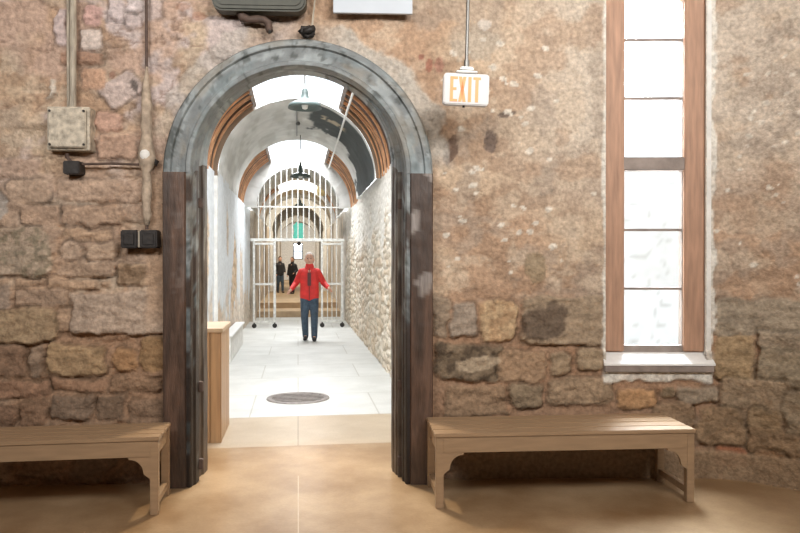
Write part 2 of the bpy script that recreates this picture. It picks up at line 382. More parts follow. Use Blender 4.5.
blot(-8, 190, 9, 222, (.40, .38, .35), .7); blot(0, 245, 50, 272, (.27, .23, .17), .35); blot(112, 265, 150, 282, (.17, .11, .065), .55)
blot(455, 28, 500, 60, (.44, .39, .32), .55, 0, 0, .8, 5); blot(478, 20, 492, 30, (.66, .62, .56), .7, 0, 0, .5, 6); blot(192, 12, 208, 22, (.42, .22, .14), .6); blot(178, 4, 190, 12, (.44, .26, .18), .6)
rng = random.Random(5)
for k in range(95):                 # white plaster flecks
    x = rng.gauss(500, 45) if k < 62 else rng.uniform(715, 800); y = rng.uniform(40, 285)
    if x < 440 or 596 < x < 712: continue
    q = rng.uniform(1.5, 4.2); blot(x-q, y-q*.7, x+q, y+q*.7, (.74, .69, .60), .85, rng.uniform(-.6, .6), .004, .5, k+10)
# grey cement halo round the arch
Ra = np.sqrt((S-DW)**2+np.maximum(Z-ZW, 0)**2); Rr = Ra+(fbm(S*6, Z*6, 201, 5)-.5)*.22
ang = np.arctan2(Z-ZW, S-DW)
hal = sstep(1.12, 1.07, Rr)*sstep(-.05, .1, Z-ZW)*(sstep(.0, .2, ang)*(1-.65*sstep(1.2, 1.5, ang)*sstep(2.0, 1.8, ang)))*sstep(3.05, 2.5, ang)
hal = hal*np.where(S < DW, .65, 1.0)
col = mix(col, (.50, .465, .41), hal*(.7+.3*fine)); hgt += hal*.012
strip = sstep(1.12, 1.07, np.abs(S-DW)+(fbm(S*4, Z*4, 91, 4)-.5)*.1)*sstep(ZW+.1, ZW-.1, Z)*sstep(DW, DW-.1, S)*sstep(1.0, 1.3, Z)
col = mix(col, (.50, .345, .235), strip*.8); hgt = hgt*(1-strip*.7)
# plinth
led = sstep(.215, .19, Z+(fbm(S*3, Z*3, 301, 3)-.5)*.03)*sstep(1.0, 1.25, S)
hgt = hgt*(1-led)+led*(.045+(fine-.5)*.02); col = mix(col, (.34, .24, .15), led*.9)
# window plaster lining
WL, WB = measure(609, 352); WR, _ = measure(706, 352)
WT = 3.36
wn = (fbm(S*9, Z*7, 401, 5)-.5)
eL = S-(WL-.03); eR = S-(WR+.055)
bandL = sstep(-.022, -.006, eL+wn*.05)*sstep(.2, .1, S-WL); bandR = sstep(.012, -.004, eR+wn*.09)*sstep(-.2, -.1, S-WR)
inz = sstep(WB-.09, WB-.05, Z)
lin = np.maximum(bandL, bandR)*inz*np.where((S > WL-.2) & (S < WR+.25), 1, 0)
apr = sstep(.0, .016, Z-(WB-.225)+wn*.07)*sstep(WL-.05, WL-.03, S+wn*.04)*sstep(WR+.06, WR+.04, S+wn*.04)*sstep(WB+.02, WB, Z)
lw = np.maximum(lin, apr)
col = mix(col, (.74, .71, .64), lw*(.75+.25*sstep(.35, .5, fine))); hgt = hgt*(1-lw*.8)+apr*.02+lin*.006
# opening masks
hole = (np.abs(S-DW) < .89) & ((Z < ZW) | ((S-DW)**2+(Z-ZW)**2 < .89**2))
HW0, HW1, HB = WL-.024, WR+.004, WB-.085
whole = (S > HW0) & (S < HW1) & (Z > HB) & (Z < WT+.32)
bad = hole | whole
keep = ~(bad[:-1, :-1] & bad[1:, :-1] & bad[1:, 1:] & bad[:-1, 1:])
# snap the window edge columns so the cut is clean
wx, wy = wall_at(S, hgt+.0)
P = np.stack([wx, wy, Z], -1)
wf = struct(grid_mesh('wall_front', P, np.clip(col, 0, 1), keep, M['stone']))

# masonry mass behind the relief, with its openings (backs of the wall)
bm = bmesh.new()
box(bm, -5.4, .195, 0, DC-.87, .42, 5.4); box(bm, DC+.87, .195, 0, 1.9, .42, 5.4)
n = 24
for k in range(n):
    a0 = PI*k/n; a1 = PI*(k+1)/n
    pts = [(DC+.87*math.cos(a0), ZS+.87*math.sin(a0)), (DC+.87*math.cos(a1), ZS+.87*math.sin(a1)), (DC+.87*math.cos(a1), 5.4), (DC+.87*math.cos(a0), 5.4)]
    prism(bm, pts, .195, .42)
for v in bm.verts: v.co = TD @ v.co
for (s0, s1, z0, z1) in ((1.9, HW0-.01, 0, 5.6), (HW1+.01, 3.1, 0, 5.6), (3.1, 4.0, 0, 5.6), (4.0, 5.4, 0, 5.6), (HW0-.02, HW1+.02, 0, HB-.03), (HW0-.02, HW1+.02, WT+.33, 5.6)):
    p0 = wall_at(s0, -.12); p1 = wall_at(s1, -.12); q1 = wall_at(s1, -.55); q0 = wall_at(s0, -.55)
    lo = [bm.verts.new((float(a), float(b), z0)) for a, b in (p0, p1, q1, q0)]; hi = [bm.verts.new((v.co.x, v.co.y, z1)) for v in lo]
    bm.faces.new(lo[::-1]); bm.faces.new(hi)
    for k in range(4): bm.faces.new((lo[k], lo[(k+1) % 4], hi[(k+1) % 4], hi[k]))
struct(obj('wall_core', bm, M['hallwall']))

# ------------------------------------------------------------------ rest of the hall
bm = bmesh.new(); box(bm, -5.6, -9.2, 0, -5.4, 1.3, 5.6); struct(obj('wall_left', bm, M['hallwall']))
bm = bmesh.new(); box(bm, -5.6, -9.4, 0, 6.2, -9.2, 5.6); struct(obj('wall_back', bm, M['hallwall']))
bm = bmesh.new(); x5, y5 = wall_at(5.2); box(bm, 5.4, -9.2, 0, 5.6, float(y5)+1.2, 5.6); struct(obj('wall_right', bm, M['hallwall']))
bm = bmesh.new(); box(bm, -5.6, -9.4, 5.6, 6.2, 1.3, 5.75); struct(obj('ceiling', bm, M['hallwall']))

def floor_mat(name, c1, c2, rough, slabs=False):
    m = mat(name, c1, rough=rough, nscale=1.3, namp=.0, bump=.05, bscale=50)
    nt = m.node_tree; b = nt.nodes['Principled BSDF']
    tc = [n_ for n_ in nt.nodes if n_.type == 'TEX_COORD'][0]
    n1 = nt.nodes.new('ShaderNodeTexNoise'); n1.inputs['Scale'].default_value = 1.6; n1.inputs['Detail'].default_value = 8; n1.inputs['Roughness'].default_value = .62
    nt.links.new(tc.outputs['Object'], n1.inputs['Vector'])
    cr = nt.nodes.new('ShaderNodeValToRGB'); cr.color_ramp.elements[0].position = .38; cr.color_ramp.elements[1].position = .66
    cr.color_ramp.elements[0].color = (*c2, 1); cr.color_ramp.elements[1].color = (*c1, 1)
    nt.links.new(n1.outputs[0], cr.inputs[0]); out = cr.outputs[0]
    if slabs:
        br = nt.nodes.new('ShaderNodeTexBrick'); br.offset = .37; br.inputs['Scale'].default_value = 1
        br.inputs['Brick Width'].default_value = 1.32; br.inputs['Row Height'].default_value = 1.25; br.inputs['Mortar Size'].default_value = .009; br.inputs['Mortar Smooth'].default_value = .3
        br.inputs['Color1'].default_value = (1, 1, 1, 1); br.inputs['Color2'].default_value = (.93, .93, .93, 1); br.inputs['Mortar'].default_value = (.66, .63, .58, 1)
        nt.links.new(tc.outputs['Object'], br.inputs['Vector'])
        mx = nt.nodes.new('ShaderNodeMix'); mx.data_type = 'RGBA'; mx.blend_type = 'MULTIPLY'; mx.inputs[0].default_value = .8
        nt.links.new(out, mx.inputs[6]); nt.links.new(br.outputs[0], mx.inputs[7]); out = mx.outputs[2]
    n2 = nt.nodes.new('ShaderNodeTexNoise'); n2.inputs['Scale'].default_value = 60; n2.inputs['Detail'].default_value = 3
    nt.links.new(tc.outputs['Object'], n2.inputs['Vector'])
    mr = nt.nodes.new('ShaderNodeMapRange'); mr.inputs['To Min'].default_value = .80; mr.inputs['To Max'].default_value = 1.2; nt.links.new(n2.outputs[0], mr.inputs[0])
    m2 = nt.nodes.new('ShaderNodeMix'); m2.data_type = 'RGBA'; m2.blend_type = 'MULTIPLY'; m2.inputs[0].default_value = .8
    nt.links.new(out, m2.inputs[6]); nt.links.new(mr.outputs[0], m2.inputs[7]); nt.links.new(m2.outputs[2], b.inputs['Base Color'])
    return m
M['floor'] = floor_mat('polished_concrete', (.42, .295, .175), (.26, .16, .08), .28)
M['floor_thr'] = floor_mat('beige_stone_slabs', (.50, .41, .30), (.41, .32, .22), .32, True)
M['floor_cor'] = floor_mat('pale_stone_slabs', (.62, .62, .59), (.52, .52, .49), .5, True)
bm = bmesh.new(); box(bm, -5.6, -9.4, -.2, 6.2, 1.3, 0); struct(obj('floor', bm, M['floor']))
bm = bmesh.new(); box(bm, -1.5, 1.3, -.2, 1.5, 2.5, 0); struct(obj('floor_threshold', bm, M['floor_thr']))
bm = bmesh.new(); box(bm, -1.5, 2.5, -.2, 1.5, 16.1, 0); struct(obj('floor_corridor', bm, M['floor_cor']))
bm = bmesh.new(); box(bm, -.003, -1.6, 0, .004, .4, .001); struct(obj('trim_floor_seam', bm, mat('seam', (.52, .42, .30), rough=.5)))

# ------------------------------------------------------------------ door surround
def sweep(prof, kind, side=1):
    """prof: list of (r, y, zspring) closed loop, revolved over the arch or run up a jamb"""
    bm = bmesh.new(); rings = []
    if kind == 'arch':
        for k in range(65):
            a = PI*k/64; rings.append([bm.verts.new((DC+r*math.cos(a), y, zs+r*math.sin(a))) for r, y, zs in prof])
    else:
        for k in range(41):
            rings.append([bm.verts.new((DC+side*r, y, max(.0, zs)*k/40)) for r, y, zs in prof])
    n = len(prof)
    for a, b in zip(rings, rings[1:]):
        for k in range(n): bm.faces.new((a[k], a[(k+1) % n], b[(k+1) % n], b[k]))
    bm.faces.new(rings[0]); bm.faces.new(rings[-1][::-1])
    bmesh.ops.recalc_face_normals(bm, faces=bm.faces); return bm
def rough_up(o, amp, sc, seed):
    for v in o.data.vertices:
        c = v.co; a = np.array([c.x*sc]); b = np.array([c.z*sc+c.y*7])
        d = (fbm(a, b, seed, 3)[0]-.5)*2*amp
        v.co.y += d; v.co.x += d*.4
door = struct(empty('door_1', (0, 0, 0))); door.matrix_world = TD
outer = [(.915, .2, ZS), (.915, -.030, ZS), (.900, -.060, ZS), (.862, -.064, ZS), (.852, -.045, ZS), (.80, -.042, ZS), (.765, -.046, ZS), (.757, -.064, ZS), (.732, -.060, ZS), (.725, -.045, ZS), (.722, .0, ZS), (.708, .02, ZS+.02), (.708, .12, ZS+.03), (.80, .2, ZS)]
inner = [(.86, .12, ZS+.03), (.712, .12, ZS+.03), (.712, .17, ZS+.05), (.698, .18, ZS+.07), (.690, .24, ZS+.08), (.678, .26, ZS+.09), (.674, .38, ZS+.095), (.86, .38, ZS+.05)]
def peelcol(p):
    a = np.arctan2(p[:, 2]-ZS, p[:, 0]-DC); r = np.hypot(p[:, 0]-DC, p[:, 2]-ZS)
    n1 = fbm(a*5, r*34, 7, 5); n2 = fbm(a*16, r*20, 17, 4); n3 = fbm(a*3, r*10, 23, 4)
    k = np.zeros((len(p), 3))+np.array((.235, .262, .268))
    k = mix(k, (.40, .45, .46), sstep(.5, .6, n1)*.8); k = mix(k, (.085, .10, .095), sstep(.60, .68, n2)*.8)
    k = mix(k, (.33, .30, .24), sstep(.55, .7, n3)*.5); k = mix(k, (.25, .32, .34), sstep(.56, .66, fbm(a*4, r*14, 29, 4))*.5)
    return k
def refine(o, cuts):
    bm = bmesh.new(); bm.from_mesh(o.data); bmesh.ops.subdivide_edges(bm, edges=[e for e in bm.edges if e.calc_length() > .03], cuts=cuts, use_grid_fill=True); bm.to_mesh(o.data); bm.free()
o = obj('arch', sweep([p if i else p for i, p in enumerate(outer)], 'arch'), M['peel'], door); refine(o, 2); rough_up(o, .006, 9, 3); paint(o, lambda p: peelcol(p)*.82)
o = obj('inner_arch', sweep(inner, 'arch'), M['peel'], door); o.location.x = -.03; refine(o, 2); rough_up(o, .006, 9, 4); paint(o, lambda p: peelcol(p)*.98)
pf = [(.915, .2, ZS), (.915, -.045, ZS), (.905, -.07, ZS), (.765, -.07, ZS), (.755, -.045, ZS), (.755, .2, ZS)]
pg = [(.757, .115, ZS+.01), (.757, -.052, ZS), (.735, -.058, ZS), (.725, -.045, ZS), (.722, .0, ZS), (.708, .02, ZS+.02), (.708, .115, ZS+.03)]
def postcol(seed, patch):
    def f(p):
        n1 = fbm(p[:, 0]*14, p[:, 2]*1.6, seed, 5); n2 = fbm(p[:, 0]*10, p[:, 2]*5, seed+9, 5)
        k = np.zeros((len(p), 3))+np.array((.078, .045, .030)); k = mix(k, (.15, .088, .06), sstep(.5, .65, n1)*.7)
        k = mix(k, (.05, .034, .026), sstep(.52, .40, n1)*.6); k = mix(k, (.30, .27, .25), sstep(.60, .66, n2)*sstep(.9, 1.5, p[:, 2])*patch)
        k = mix(k, (.06, .045, .035), sstep(.5, .1, p[:, 2])*.5)
        return k
    return f
for side in (-1, 1):
    o = obj('post', sweep(pf, 'post', side), M['brown'], door); refine(o, 3); rough_up(o, .004, 8, 5+side); paint(o, postcol(11+side, .9 if side > 0 else .2)); o['label'] = 'brown painted timber post'
    o = obj('groove_moulding', sweep(pg, 'post', side), M['peel'], door); refine(o, 1); paint(o, lambda p: mix(peelcol(p)*.75, (.07, .05, .04), np.clip(sstep(.46, .58, fbm(p[:, 0]*9+p[:, 1]*30, p[:, 2]*6, 3, 4)+.25*sstep(1.8, .6, p[:, 2])), 0, 1))*(1-.65*sstep(1.7, .5, p[:, 2]))[:, None])
    o = obj('inner_post', sweep(inner, 'post', side), M['brown'], door); o.location.x = -.03; refine(o, 2); rough_up(o, .006, 8, 25+side)
    paint(o, lambda p: mix(mix(np.zeros((len(p), 3))+np.array((.10, .075, .055)), (.24, .235, .21), sstep(.5, .62, fbm(p[:, 0]*8+p[:, 1]*12, p[:, 2]*4, 43, 4))*sstep(.7, 1.6, p[:, 2])), (.045, .03, .022), sstep(.55, .65, fbm(p[:, 1]*12, p[:, 2]*3, 53, 4))*.8))
    # rusty hinge stubs on the rebate
    for z in (.08, .62, 1.9):
        bm = bmesh.new(); box(bm, DC+side*.70-.02, .10, z, DC+side*.70+.02, .135, z+.07, .004); obj('hinge_stub', bm, M['rust'], door)

# ------------------------------------------------------------------ corridor walls
VR, VS = 1.25, 2.87       # vault radius and springing
ya = np.arange(.52, 14.6, .028); za = np.arange(0, 2.95, .028)
Yg, Zg = np.meshgrid(ya, za, indexing='ij')
f1, f2, cid = voro(Yg*4.2+(fbm(Yg*4, Zg*4, 1, 3)-.5)*1.6, Zg*7.5+(fbm(Yg*4, Zg*4, 2, 3)-.5)*.9, 3, .9)
e = f2-f1; body = sstep(.04, .25, e)
nn = fbm(Yg*2, Zg*2, 5, 5); up = sstep(1.6, 2.4, Zg+(nn-.5)*2.2)
K = np.zeros(Yg.shape+(3,))+np.array((.74, .68, .58)); K = K*(.93+.12*fbm(Yg*9, Zg*9, 4, 4))[..., None]
stc = np.array((.58, .46, .33))*(1-cid[..., None])+np.array((.70, .64, .54))*cid[..., None]
bb = body*(1-.75*up); K = K*(1-bb[..., None])+stc*bb[..., None]
K = mix(K, (.80, .78, .73), up*.7)
K = mix(K, (.42, .33, .24), sstep(.07, .0, e)*(1-up)*.5)
D = body*.05*(1-.7*up)+(fbm(Yg*8, Zg*8, 6, 4)-.5)*.03
P = np.stack([1.30-D, Yg, Zg], -1)
struct(grid_mesh('wall_corridor_right', P, K, None, M['stone_far']))
def leftwall(name, y0, y1, x, seed, pairs):
    ya = np.arange(y0, y1+.001, .03); Yg, Zg = np.meshgrid(ya, za, indexing='ij')
    K = np.zeros(Yg.shape+(3,))+np.array((.74, .77, .79)); K = K*(.93+.12*fbm(Yg*5, Zg*3, seed, 4))[..., None]
    f1, f2, cid = voro(Yg*3.4, Zg*6, seed, .9); n = fbm(Yg*3, Zg*1.6, seed+2, 5)
    bare = np.zeros_like(Yg)
    for (yc, zc, hy, hz, st) in pairs:
        bare = np.maximum(bare, sstep(1.15, .95, np.sqrt(((Yg-yc)/hy)**2+((Zg-zc)/hz)**2)+(n-.5)*1.6)*st)
    bare = np.maximum(bare, sstep(1.0, .75, Zg+(n-.5)*1.2)*.7)
    stc = np.array((.52, .36, .22))*(1-cid[..., None])+np.array((.66, .54, .40))*cid[..., None]
    K = K*(1-bare[..., None])+stc*(.75+.4*sstep(.0, .3, f2-f1))[..., None]*bare[..., None]
    D = (1-bare)*.03+bare*sstep(0, .25, f2-f1)*.015+(fbm(Yg*8, Zg*8, 6, 4)-.5)*.015
    struct(grid_mesh(name, np.stack([x+D, Yg, Zg], -1), K, None, M['stone_far']))
leftwall('wall_corridor_left', .52, 6.33, -1.28, 31, [(5.45, 1.7, .22, .5, .9), (4.6, 1.0, .8, .3, .8)])
leftwall('wall_corridor_left_bay', 6.3, 10.13, -1.23, 32, [(9.3, 1.35, .55, .62, 1), (6.6, .5, .7, .4, .8), (7.9, 2.2, .18, .4, .7)])
leftwall('wall_corridor_left_end', 10.1, 14.6, -1.28, 33, [(11.6, 1.0, .4, .8, .7)])
bm = bmesh.new(); box(bm, -1.3, 6.26, 0, -1.20, 6.33, VS); struct(obj('trim_pilaster', bm, M['white']))
bm = bmesh.new(); box(bm, -1.45, .5, 0, -1.29, 14.6, VS+.1); box(bm, 1.31, .5, 0, 1.45, 14.6, VS+.1); struct(obj('wall_corridor_core', bm, M['white']))

# ------------------------------------------------------------------ vaults
def vault(name, y0, y1, r, fn, m, a0=0, a1=PI, thick=.0, ny=None, cx=0, zs=VS):
    ny = ny or max(2, int((y1-y0)/.06)); na = max(6, int(96*(a1-a0)/PI))
    A, Y = np.meshgrid(np.linspace(a0, a1, na), np.linspace(y0, y1, ny), indexing='ij')
    rr = r-(fbm(A*5, Y*3, 12, 4)-.5)*.03
    P = np.stack([cx+rr*np.cos(A), Y, zs+rr*np.sin(A)], -1)
    return struct(grid_mesh(name, P, fn(A, Y), None, m))
def ringface(name, y, r0, r1, fn, m, zs=VS):
    A, Q = np.meshgrid(np.linspace(0, PI, 97), np.linspace(r0, r1, 5), indexing='ij')
    P = np.stack([Q*np.cos(A), y+0*A, zs+Q*np.sin(A)], -1)
    return struct(grid_mesh(name, P, fn(A, Q), None, m))
def pcol(A, Y):
    n = fbm(A*6, Y*1.2, 8, 5)
    K = np.zeros(A.shape+(3,))+np.array((.70, .70, .67)); K = mix(K, (.50, .49, .45), sstep(.5, .62, n)*.6); K = mix(K, (.80, .79, .76), sstep(.5, .3, n)*.6)
    return K
def pcol1(A, Y):                    # plaster fallen away on the right, dark boards behind
    K = pcol(A, Y); n = fbm(A*7, Y*1.6, 18, 4)
    gone = sstep(1.42, 1.36, A+(n-.5)*.3)*sstep(6.45, 6.55, Y)*sstep(8.5, 8.35, Y+(n-.5)*1.6-sstep(1.0, .2, A)*1.2)
    K = mix(K, (.075, .085, .085), gone)
    brk = sstep(.20, .17, np.abs(A-1.05))*sstep(7.5, 7.4, Y)*sstep(7.1, 7.2, Y)
    return mix(K, (.50, .42, .30), brk*sstep(.45, .5, fbm(A*30, Y*6, 4, 3)))
A0 = R(59)
fcol = lambda A, Q: pcol(A, Q*3)*.95
vault('ceiling_vault_near', 6.3, 10.1, 1.20, pcol1, M['plaster']); ringface('ceiling_ring_near', 6.3, 1.20, 1.42, lambda A, Q: mix(fcol(A, Q)*0+np.array((.26, .18, .12)), (.85, .85, .85), sstep(A0-.05, A0, A)*sstep(PI-A0+.05, PI-A0, A)), M['plaster']); ringface('ceiling_ring_back', 10.1, 1.20, 1.42, fcol, M['plaster'])  # ring face painted white at the crown to carry on the skylight's brightness
vault('ceiling_vault_gate', 12.75, 16.8, 1.12, pcol, M['plaster']); ringface('ceiling_ring_gate', 12.75, .98, 1.42, fcol, M['plaster']); ringface('ceiling_ring_mid', 16.8, 1.12, 1.42, fcol, M['plaster'])
vault('ceiling_gate_soffit', 12.75, 13.15, .98, pcol, M['plaster'], ny=6)
vault('ceiling_vault_far', 19.5, 21.0, 1.12, lambda A, Y: pcol(A, Y)*np.array((1, .93, .82)), M['plaster']); ringface('ceiling_ring_far', 19.5, 1.12, 1.42, fcol, M['plaster'])
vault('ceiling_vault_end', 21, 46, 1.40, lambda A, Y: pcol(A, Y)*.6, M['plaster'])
for k, y in enumerate((26, 31.5, 37)):
    bm = bmesh.new(); pr = [(1.02 if k else 1.08, y), (1.42, y), (1.42, y+.5), (1.02 if k else 1.08, y+.5)]; rings = []
    for q in range(33):
        a = PI*q/32; rings.append([bm.verts.new((r*math.cos(a), yy, VS+.25+r*math.sin(a)-.25)) for r, yy in pr])
    for a, b in zip(rings, rings[1:]):
        for j in range(4): bm.faces.new((a[j], a[(j+1) % 4], b[(j+1) % 4], b[j]))
    for sgn in (-1, 1): box(bm, sgn*1.24-.2, y, 0, sgn*1.24+.2, y+.5, VS)
    struct(obj('trim_far_arch', bm, M['white']))
bayside = [(.5, 6.3), (10.1, 12.75), (16.8, 19.5)]
A0 = R(59)
for bi, (y0, y1) in enumerate(bayside):
    # dark backing boards each side of the skylight
    for (a0, a1) in ((0, A0), (PI-A0, PI)):
        vault('ceiling_backing', y0, y1, 1.32, lambda A, Y: np.zeros(A.shape+(3,))+np.array((.10, .045, .022)), M['lath'], a0, a1, ny=3)
    bm = bmesh.new(); step = .21; y = y0+.03; rr = random.Random(bi)
    while y < y1-.1:
        for (a0, a1) in ((0, A0), (PI-A0, PI)):
            n = 18; prev = None; wd = rr.uniform(.022, .04); th = rr.uniform(.014, .026); jit = rr.uniform(-.02, .02); rad = VR+rr.uniform(-.015, .03)
            sk = rr.uniform(-.13, .13)
            for q in range(n+1):
                t = q/n; a = a0+(a1-a0)*t; yy = y+jit+sk*t
                c, s = math.cos(a), math.sin(a)
                cur = [bm.verts.new((rr_*c, yv, VS+rr_*s)) for rr_, yv in ((rad, yy), (rad+th, yy), (rad+th, yy+wd), (rad, yy+wd))]
                if prev:
                    for j in range(4): bm.faces.new((prev[j], prev[(j+1) % 4], cur[(j+1) % 4], cur[j]))
                else: bm.faces.new(cur[::-1])
                prev = cur
            bm.faces.new(prev)
        y += step
    bmesh.ops.recalc_face_normals(bm, faces=bm.faces)
    o = struct(obj('ceiling_laths', bm, M['lath']))
    paint(o, lambda p: mix(np.zeros((len(p), 3))+np.array((.58, .26, .11)), (.76, .44, .24), fbm(p[:, 1]*23, p[:, 2]*.7, 3, 2)))
    # skylight
    sky = struct(empty('window_%d' % (bi+2), (0, (y0+y1)/2, VS)))
    cy = (y0+y1)/2
    def arcbar(bm, aa, w_=.03):
        x, z = 1.26*math.cos(aa), 1.26*math.sin(aa)
        Mx = Matrix.Translation((x, 0, z)) @ Matrix.Rotation(PI/2-aa, 4, 'Y')
        box(bm, -w_/2, -(y1-y0)/2, -.02, w_/2, (y1-y0)/2, .05, Mx=Mx)
    for aa in (A0, PI-A0):
        bm = bmesh.new(); arcbar(bm, aa, .05); obj('side_rail', bm, M['weathered'], sky)
    bm = bmesh.new(); n = 12; pr = None
    for q in range(n+1):
        aa = A0+(PI-2*A0)*q/n; cur = [bm.verts.new((1.30*math.cos(aa), s_*(y1-y0)/2, 1.30*math.sin(aa))) for s_ in (-1, 1)]
        if pr: bm.faces.new((pr[0], pr[1], cur[1], cur[0]))
        pr = cur
    obj('pane', bm, M['glass'], sky)
# rest of the corridor beyond the gate
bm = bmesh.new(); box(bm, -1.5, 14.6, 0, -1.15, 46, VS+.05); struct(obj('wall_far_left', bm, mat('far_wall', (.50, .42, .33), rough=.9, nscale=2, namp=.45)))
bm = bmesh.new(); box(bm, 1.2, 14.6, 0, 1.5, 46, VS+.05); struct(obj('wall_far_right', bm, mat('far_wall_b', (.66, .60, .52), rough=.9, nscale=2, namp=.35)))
bm = bmesh.new(); box(bm, -1.5, 46, 0, -.34, 46.3, 4.4); box(bm, .34, 46, 0, 1.5, 46.3, 4.4); box(bm, -.34, 46, 0, .34, 46.3, 1.75); box(bm, -.34, 46, 2.9, .34, 46.3, 4.4); struct(obj('wall_far_end', bm, M['white']))
wn_ = struct(empty('window_5', (0, 46.05, 1.75)))
bm = bmesh.new(); box(bm, -.34, 0, 0, -.28, .06, 1.15); box(bm, .28, 0, 0, .34, .06, 1.15); box(bm, -.28, 0, 0, .28, .06, .06); box(bm, -.28, 0, 1.09, .28, .06, 1.15); box(bm, -.28, 0, .55, .28, .05, .6); obj('frame', bm, M['dark'], wn_)
bm = bmesh.new(); box(bm, -.28, .02, .06, .28, .03, 1.09); obj('pane', bm, M['glass'], wn_)
st = struct(empty('floor_steps', (0, 16.0, 0)))
bm = bmesh.new(); box(bm, -1.2, 0, -.2, 1.2, 1.4, .17); obj('step', bm, M['tanstep'], st)
bm = bmesh.new(); box(bm, -1.2, 1.4, -.2, 1.2, 30.5, .34); obj('step', bm, M['tanstep'], st)
area('far_corridor_fill', (0, 24, 4.0), (0, 26, 0), .8, 3, 130, (1, .9, .75))  # added fill lights to brighten the dark corridor beyond the gate
area('far_corridor_fill', (0, 40, 3.2), (0, 46, 1.5), 1.0, 1, 160, (1, .93, .84))
area('far_corridor_fill', (0, 34, 4.0), (0, 36, 0), .8, 4, 180, (1, .92, .8))

# ------------------------------------------------------------------ tall window
wp0 = Vector((*[float(q) for q in wall_at(WL)], 0)); wp1 = Vector((*[float(q) for q in wall_at(WR)], 0))
W = (wp1-wp0).length; tdir = (wp1-wp0).normalized(); rz = math.atan2(tdir.y, tdir.x)
win = struct(empty('window_1', (wp0.x, wp0.y, WB), rz))   # local x along wall, local y outward
sc = W/97.0     # metres per photograph pixel on this wall
fy0, fy1 = .03, .13
H = 4.0-WB
GL, GR = 17*sc, W-20.5*sc
def wz(py): return measure(655, py)[1]-WB+(262-py)*.00012
ztop = wz(4)     # springing of the glass head
bm = bmesh.new(); box(bm, -.022, fy0, 0, GL, fy1, H-.5, .006); obj('jamb', bm, M['wood'], win)
bm = bmesh.new(); box(bm, GL-.012, fy0+.03, 0, GL+.004, fy1, H-.5); obj('stop_bead', bm, M['weathered'], win)
bm = bmesh.new(); box(bm, GR, fy0, 0, W, fy1, H-.5, .006); obj('jamb', bm, M['wood'], win)
bm = bmesh.new(); box(bm, GR-.004, fy0+.03, 0, GR+.03, fy1, H-.5); obj('stop_bead', bm, M['weathered'], win)
bm = bmesh.new(); box(bm, GL, fy0+.02, -.01, GR, fy1, 6*sc, .004); obj('bottom_rail', bm, M['weathered'], win)
bm = bmesh.new(); box(bm, GL-.01, fy0+.005, wz(171), GR+.01, fy1, wz(158), .006); obj('middle_rail', bm, M['weathered'], win)
for py in (288.5, 230, 99, 41):
    bm = bmesh.new(); box(bm, GL, .07, wz(py)-.009, GR, .10, wz(py)+.009); obj('muntin', bm, M['weathered'], win)
# arched head
bm = bmesh.new(); cx = (GL+GR)/2; hw = (GR-GL)/2; n = 16; prv = None
for q in range(n+1):
    a = PI*q/n; x = cx+hw*math.cos(a); z = ztop+hw*.75*math.sin(a)
    cur = [bm.verts.new((x, fy0+.01, z)), bm.verts.new((x, fy1, z)), bm.verts.new((x, fy1, H-.5)), bm.verts.new((x, fy0+.01, H-.5))]
    if prv:
        for j in range(4): bm.faces.new((prv[j], prv[(j+1) % 4], cur[(j+1) % 4], cur[j]))
    prv = cur
bmesh.ops.recalc_face_normals(bm, faces=bm.faces); obj('arched_head', bm, M['wood'], win)
for z0, z1 in ((wz(346), wz(171)), (wz(158), H-.6)):
    bm = bmesh.new(); box(bm, GL, .083, z0, GR, .087, z1); obj('pane', bm, M['glass'], win)
# sill: sloping white board with grey nosing
bm = bmesh.new()
v = [bm.verts.new(c) for c in ((-.03, fy0+.05, .012), (W+.04, fy0+.05, .012), (W+.045, -.06, -.078), (-.045, -.06, -.078), (-.03, fy0+.05, -.08), (W+.04, fy0+.05, -.08), (W+.045, -.06, -.092), (-.045, -.06, -.092))]
for f in ((0, 1, 2, 3), (4, 7, 6, 5), (3, 2, 6, 7), (0, 3, 7, 4), (1, 5, 6, 2), (0, 4, 5, 1)): bm.faces.new([v[i] for i in f])
bmesh.ops.recalc_face_normals(bm, faces=bm.faces); obj('sill_board', bm, M['white_paint'], win)
bm = bmesh.new(); box(bm, -.04, -.052, -.142, W+.04, .10, -.088, .006); obj('sill_nosing', bm, M['weathered'], win)
# reveal linings
bm = bmesh.new(); box(bm, W, -.01, -.02, W+.03, .45, H-.5); box(bm, -.05, .04, -.02, -.022, .45, H-.5); obj('reveal', bm, M['white'], win)
# pale yard wall outside
yw = np.linspace(3.2, 14, 190); zw = np.linspace(-1, 3.5, 60); U, V = np.meshgrid(yw, zw, indexing='ij')
f1, f2, cid = voro(U*1.2, V*3, 3, .6); K = np.zeros(U.shape+(3,))+np.array((.62, .62, .61)); K = mix(K, (.36, .34, .32), sstep(.07, .02, f2-f1)*.6); K = mix(K, (.42, .39, .35), sstep(.2, .0, np.abs((U*1.1) % 3-1.5)-.5)*.35*sstep(1.0, 1.2, V)*sstep(2.6, 2.4, V))
struct(grid_mesh('wall_yard', np.stack([U, 9+0*U-.15*U, V], -1), K, None, M['outdoor']))
bm = bmesh.new(); box(bm, 2, 1.2, -.3, 16, 12, -.05); struct(obj('floor_yard', bm, mat('yard_ground', (.7, .7, .68), rough=.9)))

